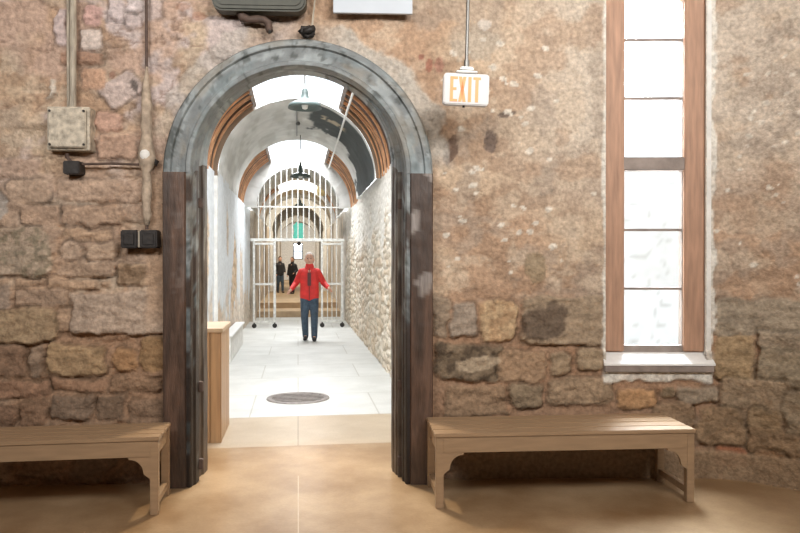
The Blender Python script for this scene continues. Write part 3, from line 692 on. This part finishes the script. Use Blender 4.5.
# ------------------------------------------------------------------ benches
def make_bench(L, D=.42, Hh=.455):
    """origin: front-left foot on the floor, x along the length, y to the wall"""
    t = empty('bench')
    # slatted top
    n = 4; wd = (D+.012)/n
    for k in range(n):
        bm = bmesh.new(); box(bm, -.006, -.012+k*wd+.004, Hh-.026, L+.006, -.012+(k+1)*wd-.004, Hh, .004); obj('seat_board', bm, M['bench'], t)
    bm = bmesh.new(); box(bm, .048, 0, Hh-.125, L-.048, .022, Hh-.027, .002); obj('front_apron', bm, M['bench'], t)
    bm = bmesh.new(); box(bm, .048, D-.022, Hh-.125, L-.048, D, Hh-.027, .002); obj('back_apron', bm, M['bench'], t)
    for x in (0, L-.05):
        bm = bmesh.new(); box(bm, x+.012, .05, Hh-.125, x+.036, D-.05, Hh-.027); obj('end_apron', bm, M['bench'], t)
        bm = bmesh.new(); box(bm, x+.008, .05, .05, x+.042, D-.05, .095, .002); obj('stretcher', bm, M['bench'], t)
        for y in (0, D-.05):
            bm = bmesh.new(); box(bm, x, y, 0, x+.05, y+.05, Hh-.027, .003); obj('leg', bm, M['bench'], t)
    for x, sg in ((.05, 1), (L-.05, -1)):
        for y in (.004, D-.026):
            pts = [(x, Hh-.125), (x+sg*.13, Hh-.125), (x+sg*.128, Hh-.135)]
            for q in range(9):
                a = PI/2*q/8; pts.append((x+sg*(.125-.085*math.sin(a)), Hh-.140-.085*(1-math.cos(a))))
            pts += [(x+sg*.035, Hh-.235), (x, Hh-.262)]
            bm = bmesh.new(); prism(bm, pts, y, y+.022); bmesh.ops.recalc_face_normals(bm, faces=bm.faces); obj('corner_bracket', bm, M['bench'], t)
    return t
def ground(px, py):                 # floor point of the survey
    u = (px-400)/730; t = 1.57*730/(py-262)
    return CAM[0]+t*(u*math.cos(YAW)+math.sin(YAW)), CAM[1]+t*(math.cos(YAW)-u*math.sin(YAW))
a = ground(436, 509.5); b = ground(695, 502.8)
br = make_bench(math.hypot(b[0]-a[0], b[1]-a[1]), D=.50, Hh=.480); br.location = (a[0], a[1], 0); br.rotation_euler = (0, 0, math.atan2(b[1]-a[1], b[0]-a[0]))
tag(br, 'tan painted wooden bench under the tall window, window light on its seat', 'bench', 'benches along the stone wall')
c = ground(157.8, 515.5)
L2 = 2.0
bl = make_bench(L2, D=.42, Hh=.487); bl.location = (c[0]-L2, c[1]-.0, 0)
tag(bl, 'tan painted wooden bench left of the archway, below the cream junction box', 'bench', 'benches along the stone wall')

# ------------------------------------------------------------------ wooden cabinet in the corridor
cb = empty('wooden_cabinet', (-1.235, 1.48, 0))
x1_, d_ = .575, .74
bm = bmesh.new(); box(bm, .02, .02, 0, x1_-.02, d_-.02, .96); obj('body', bm, M['cabinet'], cb)
for k in range(6):
    bm = bmesh.new(); box(bm, .0+k*x1_/6+.003, 0, .0, (k+1)*x1_/6-.003, .02, .96, .003); obj('front_board', bm, M['cabinet'], cb)
for k in range(3):
    bm = bmesh.new(); box(bm, x1_-.02, k*d_/3+.003, 0, x1_, (k+1)*d_/3-.003, .96, .003); obj('side_board', bm, M['cabinet'], cb)
bm = bmesh.new(); box(bm, -.01, -.02, .96, x1_+.015, d_+.01, .995, .004); obj('top', bm, M['cabinet_top'], cb)
tag(cb, 'wooden slatted cabinet just inside the archway against its left side', 'cabinet')

# pale low radiator cover by the left corridor wall
ra = empty('radiator_cover', (-1.18, 6.6, 0))
bm = bmesh.new(); box(bm, 0, 0, 0, .14, 2.6, .40, .01); obj('casing', bm, M['white'], ra)
bm = bmesh.new(); box(bm, -.0, -.02, .40, .17, 2.62, .43, .005); obj('top', bm, M['white_paint'], ra)
tag(ra, 'low pale casing along the left corridor wall beyond the cabinet', 'radiator cover')

# floor grate
gx, gy = 0.0, 3.48
gr = empty('drain_cover', (gx, gy, 0))
bm = bmesh.new(); lathe(bm, [(.30, .001), (.30, .012), (.355, .012), (.36, .001)], 48); obj('rim', bm, M['cast'], gr, True)
bm = bmesh.new(); lathe(bm, [(0, .002), (.30, .002)], 48); obj('base', bm, M['dark'], gr)
for k in range(7):
    y = -.255+k*.085; hw = math.sqrt(max(.30**2-y*y, 0)); bm = bmesh.new(); box(bm, -hw, y-.02, .002, hw, y+.02, .010); obj('bar', bm, M['cast'], gr)
tag(gr, 'round dark iron drain cover in the corridor floor', 'drain cover')

# ------------------------------------------------------------------ pendant lamps
def make_lamp():
    t = empty('pendant_lamp')
    bm = bmesh.new(); lathe(bm, [(.035, .20), (.045, .14), (.052, .09), (.075, .065), (.14, .045), (.19, .015), (.205, -.03), (.198, -.03), (.183, .008), (.135, .032), (.07, .05), (.0, .06)], 40); o = obj('lamp_shade', bm, M['shade'], t, True)
    bm = bmesh.new(); lathe(bm, [(0, .26), (.018, .26), (.022, .2), (.035, .2), (.035, .18)], 20); obj('socket', bm, M['shade'], t, True)
    bm = bmesh.new(); lathe(bm, [(0, -.045), (.03, -.035), (.04, 0), (.03, .03), (.015, .05)], 20); obj('bulb', bm, M['shade_in'], t, True)
    bm = bmesh.new(); tube(bm, [(0, 0, .25), (0, 0, 1.0)], .009, 8); obj('rod', bm, M['steel'], t)
    return t
lab = ['green-grey pendant lamp nearest the archway under the first skylight', 'pendant lamp on a long rod in front of the barred gate', 'small pendant lamp hanging beyond the barred gate']
x, y, z = at(305, 106, 3.9)
l0 = make_lamp(); l0.location = (x, y, z)
specs = [(at(300.5, 176, 9.4), .98), (at(300, 205, 22.5), 1.0)]
lamps = [l0]
for (p, s_) in specs:
    q = copy_tree(l0); q.location = p; lamps.append(q)
for q, l in zip(lamps, lab): tag(q, l, 'lamp', 'corridor pendant lamps')
for q in lamps:
    rod = [c for c in q.children if c.name.startswith('rod')][0]
    top = {0: 4.17, 1: 4.05, 2: 4.24}[lamps.index(q)]
    h = top-q.location.z
    me = bpy.data.meshes.new('rod'); bm = bmesh.new(); tube(bm, [(0, 0, .25), (0, 0, h)], .009, 8); bm.to_mesh(me); bm.free(); me.materials.append(M['steel']); rod.data = me
# conduits of the near vault
bm = bmesh.new(); tube(bm, [(-.02, 6.35, 4.035), (-.02, 9.4, 4.035)], .014, 8)
c1 = obj('ceiling_conduit', bm, M['steel']); tag(c1, 'thin conduit along the crown of the near plaster vault', 'conduit')
bm = bmesh.new(); p0 = at(354, 90, 4.3); p1 = at(329, 168, 11.9); tube(bm, [p0, p1], .017, 8)
c2 = obj('sloping_conduit', bm, M['white_paint']); tag(c2, 'pale straight pipe running down the right side of the corridor vault', 'pipe')
bm = bmesh.new()
cx_, cy_, cz_ = at(298, 133, 8.0); lathe(bm, [(0, .035), (.03, .03), (.04, 0), (.03, -.03), (0, -.035)], 16, (cx_, cy_, 4.01)); c3 = obj('conduit_box', bm, M['steel'], None, True); tag(c3, 'small round junction box on the crown conduit', 'junction box')

# ------------------------------------------------------------------ barred gate
GY = 12.7
gt = empty('barred_gate', (0, GY, 0))
zl = 2.10
bm = bmesh.new(); box(bm, -1.12, -.03, zl-.035, 1.12, .03, zl+.035, .004); obj('lintel_bar', bm, M['gate'], gt)
bm = bmesh.new(); zz = at(300, 207, GY)[2]; hwz = math.sqrt(.99**2-max(0, zz-VS)**2); box(bm, -hwz, -.012, zz-.015, hwz, .012, zz+.015); obj('cross_bar', bm, M['gate'], gt)
nb = 15
for k in range(nb):
    x = -.93+1.86*k/(nb-1); top = VS+math.sqrt(max(.98**2-x*x, 0))
    bm = bmesh.new(); tube(bm, [(x, 0, zl), (x, 0, top)], .013, 8); obj('bar', bm, M['gate'], gt)
tag(gt, 'white painted iron bars filling the arch above the corridor gate', 'grille')
def make_leaf():
    t = empty('gate_leaf')
    wdt = .54
    bm = bmesh.new(); box(bm, 0, -.025, .1, .05, .025, zl-.04, .003); box(bm, wdt-.06, -.025, .1, wdt, .025, zl-.04, .003); box(bm, .05, -.02, .12, wdt-.06, .02, .17); box(bm, .05, -.02, 1.02, wdt-.06, .02, 1.07); box(bm, .05, -.02, zl-.12, wdt-.06, .02, zl-.07); obj('frame', bm, M['gate'], t)
    for k in range(3):
        x = .05+(wdt-.11)*(k+1)/4; bm = bmesh.new(); tube(bm, [(x, 0, .15), (x, 0, zl-.1)], .011, 8); obj('bar', bm, M['gate'], t)
    for x in (.03, wdt-.03):
        bm = bmesh.new(); tube(bm, [(x, -.02, .055), (x, .02, .055)], .055, 16); obj('wheel', bm, M['dark'], t)
        bm = bmesh.new(); box(bm, x-.015, -.035, .04, x+.015, .035, .13); obj('fork', bm, M['dark'], t)
    return t
g1 = make_leaf(); g1.location = (-1.06, GY-.06, 0); g2 = copy_tree(g1); g2.location = (.545, GY-.06, 0)
tag(g1, 'white barred gate leaf on wheels left of the corridor opening', 'gate', 'gate leaves'); tag(g2, 'white barred gate leaf on wheels right of the man in red', 'gate', 'gate leaves')

# things hanging beyond the gate
x, y, z = at(299, 240, 20.5)
ts = empty('hanging_sign', (x, y, z))
bm = bmesh.new(); prism(bm, [(-.19, 0), (.17, .02), (.19, .12), (.16, .3), (.20, .52), (.08, .60), (0, .57), (-.08, .62), (-.20, .5), (-.17, .3), (-.2, .14)], -.01, .01); bmesh.ops.recalc_face_normals(bm, faces=bm.faces); obj('board', bm, M['teal'], ts)
bm = bmesh.new(); tube(bm, [(0, 0, .57), (0, 0, 3.96-z)], .008, 6); obj('rod', bm, M['dark'], ts)
tag(ts, 'teal green board hanging in the corridor beyond the gate', 'sign')
x, y, z = at(299, 243.5, 20.6); bm = bmesh.new(); lathe(bm, [(0, -.07), (.05, -.06), (.07, 0), (.05, .05), (.02, .09), (0, .09)], 14, (x, y-.1, z)); o = obj('dome_camera', bm, M['dark'], None, True); tag(o, 'small dark dome just below the teal hanging board', 'camera')
x, y, z = at(322, 190, 17.2)
bm = bmesh.new(); box(bm, x-.14, y-.02, z-.17, x+.14, y+.02, z+.17, .004, Mx=None); o = obj('yellowed_board', bm, M['yellow']); tag(o, 'yellowed square board high on the right beyond the gate bars', 'board')

# ------------------------------------------------------------------ fixtures on the stone wall
def wp(px, py, off=.1):
    q, z = measure(px, py, off); x, y = wall_at(q, off); return Vector((float(x), float(y), z))
# cream junction box
a = wp(48, 150); b = wp(91, 107)
jb = empty('junction_box', ((a.x+b.x)/2, (a.y+b.y)/2+.06, a.z), R(-5))
hw, hh = (b.x-a.x)/2, b.z-a.z
bm = bmesh.new(); box(bm, -hw, -.06, 0, hw, .06, hh, .005); obj('body', bm, M['cream'], jb)
bm = bmesh.new(); box(bm, -hw+.018, -.088, .016, hw-.018, -.074, hh-.016, .006); obj('cover', bm, M['cream'], jb)
for sx in (-1, 1):
    for zz in (.035, hh-.035):
        bm = bmesh.new(); tube(bm, [(sx*(hw-.03), -.096, zz), (sx*(hw-.03), -.085, zz)], .008, 10); obj('screw', bm, M['dark'], jb)
tag(jb, 'square cream junction box with flaking paint on the left stone wall', 'junction box')
# pipe above the box (two runs)
p = wp(72, 107); bm = bmesh.new(); tube(bm, [(p.x, p.y+.03, p.z), (p.x+.004, p.y+.03, p.z+.5), (p.x-.004, p.y+.03, 5.5)], .024, 12); tube(bm, [(p.x-.032, p.y+.04, p.z), (p.x-.03, p.y+.04, 5.5)], .010, 8)
o = obj('conduit_pipe', bm, M['pipe']); tag(o, 'pale painted conduit rising from the cream junction box', 'pipe')
# small dark box below
a = wp(64, 174); b = wp(81, 161); sb = empty('switch_box', ((a.x+b.x)/2, (a.y+b.y)/2+.06, a.z), R(-5)); hw = (b.x-a.x)/2; hh = b.z-a.z
bm = bmesh.new(); box(bm, -hw, -.07, 0, hw, .06, hh, .006); obj('body', bm, M['dark'], sb)
bm = bmesh.new(); tube(bm, [(-.01, -.03, hh-.01), (-.04, -.03, hh+.03), (-.04, -.035, hh+.055)], .014, 8); obj('cable', bm, M['rust'], sb)
tag(sb, 'small black box under the cream junction box', 'switch box')
p0 = wp(81, 163.5); p1 = wp(141, 164); bm = bmesh.new(); tube(bm, [(p0.x, p0.y+.04, p0.z), ((p0.x+p1.x)/2, (p0.y+p1.y)/2+.038, p0.z+.006), (p1.x, p1.y+.035, p1.z)], .009, 8); o = obj('cable_run', bm, M['rust']); tag(o, 'thin rusty cable running right from the small black box', 'cable')
# right-hand conduit with plaster lumps
x, vy = wp(147, 100).x, wp(147, 100).y
vc = empty('plastered_conduit', (x, vy+.085, wp(147, 240).z), R(-5)); z0 = vc.location.z
def zr(py): return wp(147, py).z-z0
bm = bmesh.new(); tube(bm, [(0, -.05, zr(80)), (-.004, -.055, 5.5-z0)], .011, 10); obj('upper_pipe', bm, M['rust'], vc)
bm = bmesh.new(); tube(bm, [(0, -.05, zr(229)), (0, -.05, zr(70))], .012, 10); obj('lower_pipe', bm, M['rust'], vc)
bm = bmesh.new(); pts = [(zr(225), .018), (zr(215), .030), (zr(205), .028), (zr(192), .036), (zr(180), .030), (zr(172), .028), (zr(166), .048), (zr(158), .060), (zr(150), .056), (zr(142), .042), (zr(132), .036), (zr(125), .040), (zr(112), .034), (zr(105), .038), (zr(90), .030), (zr(75), .014), (zr(66), .01)]
tube(bm, [(.003*math.sin(i*2.1), -.052, z) for i, (z, r) in enumerate(pts)], .02, 14, True, [r for z, r in pts]); obj('plaster_sleeve', bm, M['lump'], vc, True)
bm = bmesh.new(); bmesh.ops.create_icosphere(bm, subdivisions=3, radius=.04); [setattr(v, 'co', Vector((v.co.x*.9, v.co.y*.6-.092, v.co.z*1.1+zr(155)))) for v in bm.verts]; obj('plaster_lump', bm, M['white'], vc, True)
bm = bmesh.new(); tube(bm, [(.035, -.03, zr(163)), (.055, -.03, zr(158))], .03, 14); obj('dark_collar', bm, M['dark'], vc)
tag(vc, 'conduit coated in lumpy plaster between junction box and archway', 'pipe')
# double black box
a = wp(121, 248); b = wp(158, 230); db = empty('twin_switch_box', ((a.x+b.x)/2, (a.y+b.y)/2+.06, a.z), R(-5)); hw = (b.x-a.x)/2; hh = b.z-a.z
for s0, s1 in ((-hw, -.008), (.006, hw)):
    bm = bmesh.new(); box(bm, s0, -.075, 0, s1, .06, hh, .008); obj('box', bm, M['dark'], db)
    bm = bmesh.new(); box(bm, s0+.02, -.082, .02, s1-.02, -.072, hh-.025, .005); obj('cover', bm, M['dark'], db)
bm = bmesh.new(); box(bm, -.008, -.06, .005, .006, .02, hh-.004); obj('joint_plate', bm, M['pipe'], db)
tag(db, 'pair of black switch boxes at the foot of the plastered conduit', 'switch box')

def rrect(hx, z0, z1, r):
    P_ = []
    for cx2, cz2, a0_ in ((hx-r, z0+r, -90), (hx-r, z1-r, 0), (-hx+r, z1-r, 90), (-hx+r, z0+r, 180)):
        P_ += [(cx2+r*math.cos(R(a0_+15*i)), cz2+r*math.sin(R(a0_+15*i))) for i in range(7)]
    return P_
# exit sign
ES = empty('exit_sign')
d_es = 4.72
px_, py_ = 465, 106
x, y, z = at(px_, py_, -.28); ES.location = (x, y, z); ES.rotation_euler = (0, R(2), -R(5))
bm = bmesh.new(); prism(bm, rrect(.150, 0, .205, .022), -.035, .035); bmesh.ops.recalc_face_normals(bm, faces=bm.faces); bmesh.ops.bevel(bm, geom=[e for e in bm.edges if abs(e.verts[0].co.y-e.verts[1].co.y) < 1e-5], offset=.006, segments=2, affect='EDGES'); obj('housing', bm, M['signface'], ES, False)
bm = bmesh.new(); box(bm, -.070, -.045, .208, .070, .045, .222, .004); obj('canopy_plate', bm, M['white_paint'], ES)
bm = bmesh.new(); box(bm, -.045, -.035, .223, .045, .035, .252, .008); obj('canopy', bm, M['steel'], ES)
bm = bmesh.new(); tube(bm, [(0, 0, .245), (0, 0, .30)], .018, 12); obj('collar', bm, M['steel'], ES)
bm = bmesh.new(); tube(bm, [(0, 0, .25), (-.03, 0, 5.55-z)], .011, 12); obj('rod', bm, M['steel'], ES)
bm = bmesh.new(); tube(bm, [(-.01, 0, -.012), (-.01, 0, .005)], .008, 8); obj('pull_ring', bm, M['dark'], ES)
lt = {'E': [(0, 0, .014, 1), (0, 0, 1, .012), (0, .46, .85, .012), (0, .95, 1, .012)]}
lh, lw_, th_, zb = .164, .050, .021, .018
def letter(ch, x0, face):
    bm = bmesh.new(); y0, y1 = (-.0375, -.0345) if face < 0 else (.0345, .0375)
    def q(pts): prism(bm, [(x0+px*lw_, zb+pz*lh) for px, pz in pts], y0, y1)
    t = th_/lw_; tz = .017/lh
    if ch == 'E': q([(0, 0), (t, 0), (t, 1), (0, 1)]); q([(t, 0), (1, 0), (1, tz), (t, tz)]); q([(t, .46), (.85, .46), (.85, .46+tz), (t, .46+tz)]); q([(t, 1-tz), (1, 1-tz), (1, 1), (t, 1)])
    if ch == 'X': q([(0, 0), (t, 0), (1, 1), (1-t, 1)]); q([(1-t, 0), (1, 0), (t, 1), (0, 1)])
    if ch == 'I': q([(.5-t/2, 0), (.5+t/2, 0), (.5+t/2, 1), (.5-t/2, 1)])
    if ch == 'T': q([(.5-t/2, 0), (.5+t/2, 0), (.5+t/2, 1-tz), (.5-t/2, 1-tz)]); q([(0, 1-tz), (1, 1-tz), (1, 1), (0, 1)])
    bmesh.ops.recalc_face_normals(bm, faces=bm.faces); obj('letter', bm, M['signletter'], ES)
for ch, x0 in zip('EXIT', (-.108, -.052, -.003, .044)): letter(ch, x0, -1)
tag(ES, 'white EXIT sign with orange letters hanging from a rod', 'sign')

# notice board at top edge
a = wp(334, 12.5); b = wp(413, 0)
bm = bmesh.new(); box(bm, 0, -.03, 0, (b-a).to_2d().length, 0, .36, .002); nb_ = obj('notice_board', bm, M['notice']); nb_.location = (a.x, a.y+.04, a.z); nb_.rotation_euler = (0, 0, R(-5)); tag(nb_, 'pale blank board high on the wall above the archway', 'board')
# olive housing with a rusty arm
a = wp(210, 8, .20); b = wp(308, 0, .20)
fl = empty('olive_housing', ((a.x+b.x)/2, (a.y+b.y)/2+.10, a.z), R(-5)); hw = (b.x-a.x)/2*.97
bm = bmesh.new(); prism(bm, rrect(hw, 0, .30, .07), -.06, .06); bmesh.ops.recalc_face_normals(bm, faces=bm.faces); bmesh.ops.bevel(bm, geom=[e for e in bm.edges if abs(e.verts[0].co.y-e.verts[1].co.y) < 1e-5], offset=.012, segments=2, affect='EDGES'); obj('body', bm, M['olive'], fl)
bm = bmesh.new(); prism(bm, rrect(hw*.9, .035, .265, .05), -.068, -.058); bmesh.ops.recalc_face_normals(bm, faces=bm.faces); obj('front_cover', bm, M['olive'], fl)
bm = bmesh.new(); tube(bm, [(-.15, .02, .02), (-.12, .01, -.03), (-.07, .0, -.045), (-.02, .0, -.040), (.03, .0, -.045), (.058, 0, -.07), (.063, 0, -.11), (.068, -.01, -.125)], .02, 12, True, [.028, .034, .024, .028, .025, .030, .025, .024]); obj('arm', bm, M['rust'], fl, True)
bm = bmesh.new(); tube(bm, [(.067, -.006, -.12), (.070, -.016, -.136)], .012, 12); obj('nozzle', bm, M['steel'], fl)
for sx in (-.22, .22):
    bm = bmesh.new(); box(bm, sx-.02, .05, .1, sx+.02, .13, .16); obj('bracket', bm, M['rust'], fl)
tag(fl, 'long dark olive housing mounted high above the left of the archway', 'fixture')
# knotted wire and thin pipe above the arch
p = wp(310, 30)
kt = empty('wall_hook', (p.x, p.y+.045, p.z), R(-5))
bm = bmesh.new(); tube(bm, [(.045, -.01, 1.4), (.04, -.01, .22), (.02, -.01, .03), (.0, -.01, .0)], .007, 8); obj('wire', bm, M['pipe'], kt)
rk = random.Random(3); bm = bmesh.new()
tube(bm, [(-.045+.045*math.cos(i*1.1)+rk.uniform(-.01, .01)+.03, -.015-.012*math.sin(i*.9), .03*math.sin(i*1.1)+rk.uniform(-.01, .01)-.005) for i in range(14)], .015, 8); tube(bm, [(-.04, -.02, -.02), (.0, -.035, .0), (.035, -.02, .02)], .022, 10); tube(bm, [(-.02, -.01, .03), (.0, .0, -.01), (.01, .06, -.01)], .02, 10); obj('knot', bm, M['dark'], kt, True)
tag(kt, 'knotted black fitting on a thin wire above the arch crown', 'hook')

# ------------------------------------------------------------------ people
def blob_mesh(name, caps, m, parent=None, vox=.012, smooth_it=3):
    """one continuous skin over tapered limbs: caps = (p0, r0, p1, r1, flatten_y)"""
    bm = bmesh.new()
    for c in caps:
        p0, r0, p1, r1 = c[:4]; fl_ = c[4] if len(c) > 4 else 1
        p0, p1 = Vector(p0), Vector(p1); n = 16; L = (p1-p0).length
        ax = (p1-p0).normalized() if L > 1e-6 else Vector((0, 0, 1)); q = ax.to_track_quat('Z', 'Y')
        prof = [(-r0*math.cos(t*PI/2/5), r0*math.sin(t*PI/2/5)) for t in range(0, 6)]+[(L+r1*math.sin(t*PI/2/5), r1*math.cos(t*PI/2/5)) for t in range(0, 6)]
        rings = []
        for (zz, rr) in prof:
            rr = max(rr, 1e-4)
            ring = []
            for k in range(n):
                v = q @ Vector((rr*math.cos(2*PI*k/n), rr*math.sin(2*PI*k/n), zz)); base = p0
                v = Vector((v.x, v.y*fl_, v.z)); ring.append(bm.verts.new(base+v))
            rings.append(ring)
        for a, b in zip(rings, rings[1:]):
            for k in range(n): bm.faces.new((a[k], a[(k+1) % n], b[(k+1) % n], b[k]))
        bm.faces.new(rings[0][::-1]); bm.faces.new(rings[-1])
    me = bpy.data.meshes.new(name+'_tmp'); bm.to_mesh(me); bm.free()
    o = bpy.data.objects.new(name+'_tmp', me); C.objects.link(o)
    md = o.modifiers.new('r', 'REMESH'); md.mode = 'VOXEL'; md.voxel_size = vox; md.use_smooth_shade = True
    ms = o.modifiers.new('s', 'SMOOTH'); ms.iterations = smooth_it; ms.factor = .5
    dg = bpy.context.evaluated_depsgraph_get(); dg.update()
    me2 = bpy.data.meshes.new_from_object(o.evaluated_get(dg)); me2.name = name
    bpy.data.objects.remove(o, do_unlink=True); bpy.data.meshes.remove(me)
    me2.materials.clear(); me2.materials.append(m)
    me2.polygons.foreach_set('use_smooth', [True]*len(me2.polygons))
    o2 = bpy.data.objects.new(name, me2); link(o2, parent); return o2

def person(loc, rz, top_m, leg_m, shoe_m, hair_m, label, h=1.78, vox=.012, stride=.10, arms='wide', detail=True, bald=False):
    t = empty('person', loc, rz)
    k = h/1.78
    def V(x, y, z): return (x*k, y*k, z*k)
    # faces -y
    hipz, shz = .93, 1.44
    kneeL, ankL = V(.10, -.07, .50), V(.10, -.10+.0, .09); kneeR, ankR = V(-.10, -.02, .50), V(-.085, .06+stride*.4, .09)
    if arms == 'wide':
        elR, wrR = V(-.28, .04, 1.16), V(-.36, -.16, 1.05); elL, wrL = V(.29, .06, 1.16), V(.38, -.14, 1.08)
    else:
        elR, wrR = V(-.24, .03, 1.14), V(-.22, -.10, .92); elL, wrL = V(.24, .03, 1.14), V(.20, -.18, 1.02)
    shR, shL = V(-.165, 0, shz-.04), V(.165, 0, shz-.04)
    hd = V(0, -.035, 1.655)
    body = [(V(-.07, 0, hipz), .11*k, V(.07, 0, hipz), .11*k), (V(0, 0, hipz), .13*k, V(0, 0, 1.18), .125*k, .8), (V(0, 0, 1.2), .14*k, V(0, 0, 1.36), .15*k, .75), (V(-.11, 0, 1.395), .055*k, V(.11, 0, 1.395), .055*k),
            (V(0, .0, 1.44), .062*k, V(0, -.02, 1.56), .056*k), (V(0, -.03, 1.60), .074*k, V(0, -.02, 1.70), .088*k), (V(0, -.045, 1.585), .055*k, V(0, -.05, 1.63), .062*k),
            (V(0, -.118, 1.655), .012*k, V(0, -.135, 1.625), .016*k), (V(-.088, -.01, 1.655), .016*k, V(-.09, -.005, 1.62), .012*k), (V(.088, -.01, 1.655), .016*k, V(.09, -.005, 1.62), .012*k)]
    for sh, el, wr in ((shR, elR, wrR), (shL, elL, wrL)):
        body += [(sh, .044*k, el, .040*k), (el, .041*k, wr, .028*k)]
        wv = Vector(wr); dv = (wv-Vector(el)).normalized(); sg = -1 if wv.x < 0 else 1
        palm = wv+dv*.085*k; side = dv.cross(Vector((0, 0, 1))).normalized()
        body += [(wr, .026*k, palm, .030*k)]
        if detail:
            up = Vector((0, 0, 1))
            for j, ln in enumerate((.065, .078, .073, .055)):
                b0 = palm+up*(.030-.019*j)*k+dv*.01*k; b1 = b0+dv*ln*.55*k; b2 = b1+(dv*.5-side*sg*.5+Vector((0, 0, -.4))).normalized()*ln*.55*k
                body += [(b0, .0095*k, b1, .009*k), (b1, .009*k, b2, .0075*k)]
            tb = wv+dv*.03*k+up*.022*k; body += [(tb, .013*k, tb+(dv*.6+up*.6).normalized()*.055*k, .009*k)]
    for kn, an, sx in ((kneeR, ankR, -1), (kneeL, ankL, 1)):
        body += [(V(sx*.09, 0, hipz-.03), .092*k, kn, .060*k), (kn, .058*k, an, .038*k), (an, .04*k, (an[0], an[1]-.10*k, .045*k), .032*k)]
    obj_ = blob_mesh('body', body, M['skin'], t, vox=vox*(.62 if detail else 1), smooth_it=2)
    # jacket
    j = [(V(-.08, 0, .90), .115*k, V(.08, 0, .90), .115*k), (V(-.06, 0, .92), .135*k, V(-.06, 0, 1.2), .128*k, .95), (V(.06, 0, .92), .135*k, V(.06, 0, 1.2), .128*k, .95), (V(-.06, 0, 1.2), .135*k, V(-.06, 0, 1.34), .14*k, .9), (V(.06, 0, 1.2), .135*k, V(.06, 0, 1.34), .14*k, .9),
         (V(-.11, 0, 1.405), .075*k, V(.11, 0, 1.405), .075*k), (V(0, .0, 1.42), .10*k, V(0, -.015, 1.525), .082*k)]
    for sh, el, wr in ((shR, elR, wrR), (shL, elL, wrL)):
        wv = Vector(wr)-(Vector(wr)-Vector(el)).normalized()*.01
        j += [(sh, .068*k, el, .060*k), (el, .060*k, wv, .046*k)]
    if detail: j += [(V(-.05, .07, 1.50), .045*k, V(.05, .07, 1.50), .045*k)]
    obj_ = blob_mesh('jacket', j, top_m, t, vox=vox)
    tr = [(V(-.08, 0, .90), .105*k, V(.08, 0, .90), .105*k)]
    for kn, an, sx in ((kneeR, ankR, -1), (kneeL, ankL, 1)):
        tr += [(V(sx*.085, 0, .86), .105*k, kn, .078*k), (kn, .077*k, an, .062*k)]
    blob_mesh('trousers', tr, leg_m, t, vox=vox)
    for an in (ankR, ankL):
        blob_mesh('shoe', [((an[0], an[1]+.02*k, .055*k), .052*k, (an[0], an[1]-.10*k, .045*k), .044*k), ((an[0], an[1]-.10*k, .045*k), .044*k, (an[0]+.01*k*(1 if an[0] > 0 else -1), an[1]-.17*k, .04*k), .038*k)], shoe_m, t, vox=vox)
    if bald: hr = [(V(0, -.01, 1.705), .093*k, V(0, .02, 1.715), .092*k), (V(-.07, .03, 1.66), .03*k, V(-.06, .06, 1.60), .03*k), (V(.07, .03, 1.66), .03*k, V(.06, .06, 1.60), .03*k), (V(0, .04, 1.66), .075*k, V(0, .05, 1.60), .05*k)]
    else: hr = [(V(0, -.01, 1.705), .094*k, V(0, .01, 1.72), .09*k), (V(0, .04, 1.68), .085*k, V(0, .05, 1.58), .06*k)]
    blob_mesh('hair', hr, hair_m, t, vox=vox)
    if detail:
        for sx in (-1, 1):
            bm = bmesh.new(); bmesh.ops.create_icosphere(bm, subdivisions=2, radius=.010*k)
            for v in bm.verts: v.co += Vector(V(sx*.033, -.117, 1.665))
            obj('eye', bm, M['black'], t)
        bm = bmesh.new(); box(bm, -.022*k, -.119*k, 1.592*k, .022*k, -.105*k, 1.598*k); obj('mouth', bm, M['darkred'], t)
        bm = bmesh.new(); tube(bm, [V(0, -.128, .84), V(0, -.148, .95), V(0, -.142, 1.1), V(0, -.146, 1.25), V(0, -.142, 1.36), V(0, -.09, 1.47)], .006*k, 8); obj('zip', bm, M['darkred'], t)
    tag(t, label, 'person'); return t
fx, fy = ground(309.5, 340.5)
man = person((fx, fy, 0), R(-3), M['red'], M['jean'], M['black'], M['hair'], 'grey-haired person in a red jacket and jeans walking down the corridor', h=1.75, bald=True)
# open collar scarf of the jacket
bm = bmesh.new(); box(bm, -.035, -.158, 1.10, .035, -.140, 1.36, .006); obj('shirt_front', bm, M['darkred'], man)
X, Y, _ = at(280, 290, 24.5)
person((X, Y, .34), R(20), M['black'], M['jean'], M['black'], M['brownhair'], 'distant person in dark jacket and blue jeans standing left beyond the gate', h=1.45, vox=.02, arms='in', detail=False)
X, Y, _ = at(292.5, 290, 23.5)
person((X, Y, .34), R(-30), M['black'], M['black'], M['black'], M['brownhair'], 'distant person dressed all in black just left of the red jacket', h=1.42, vox=.02, arms='in', detail=False)
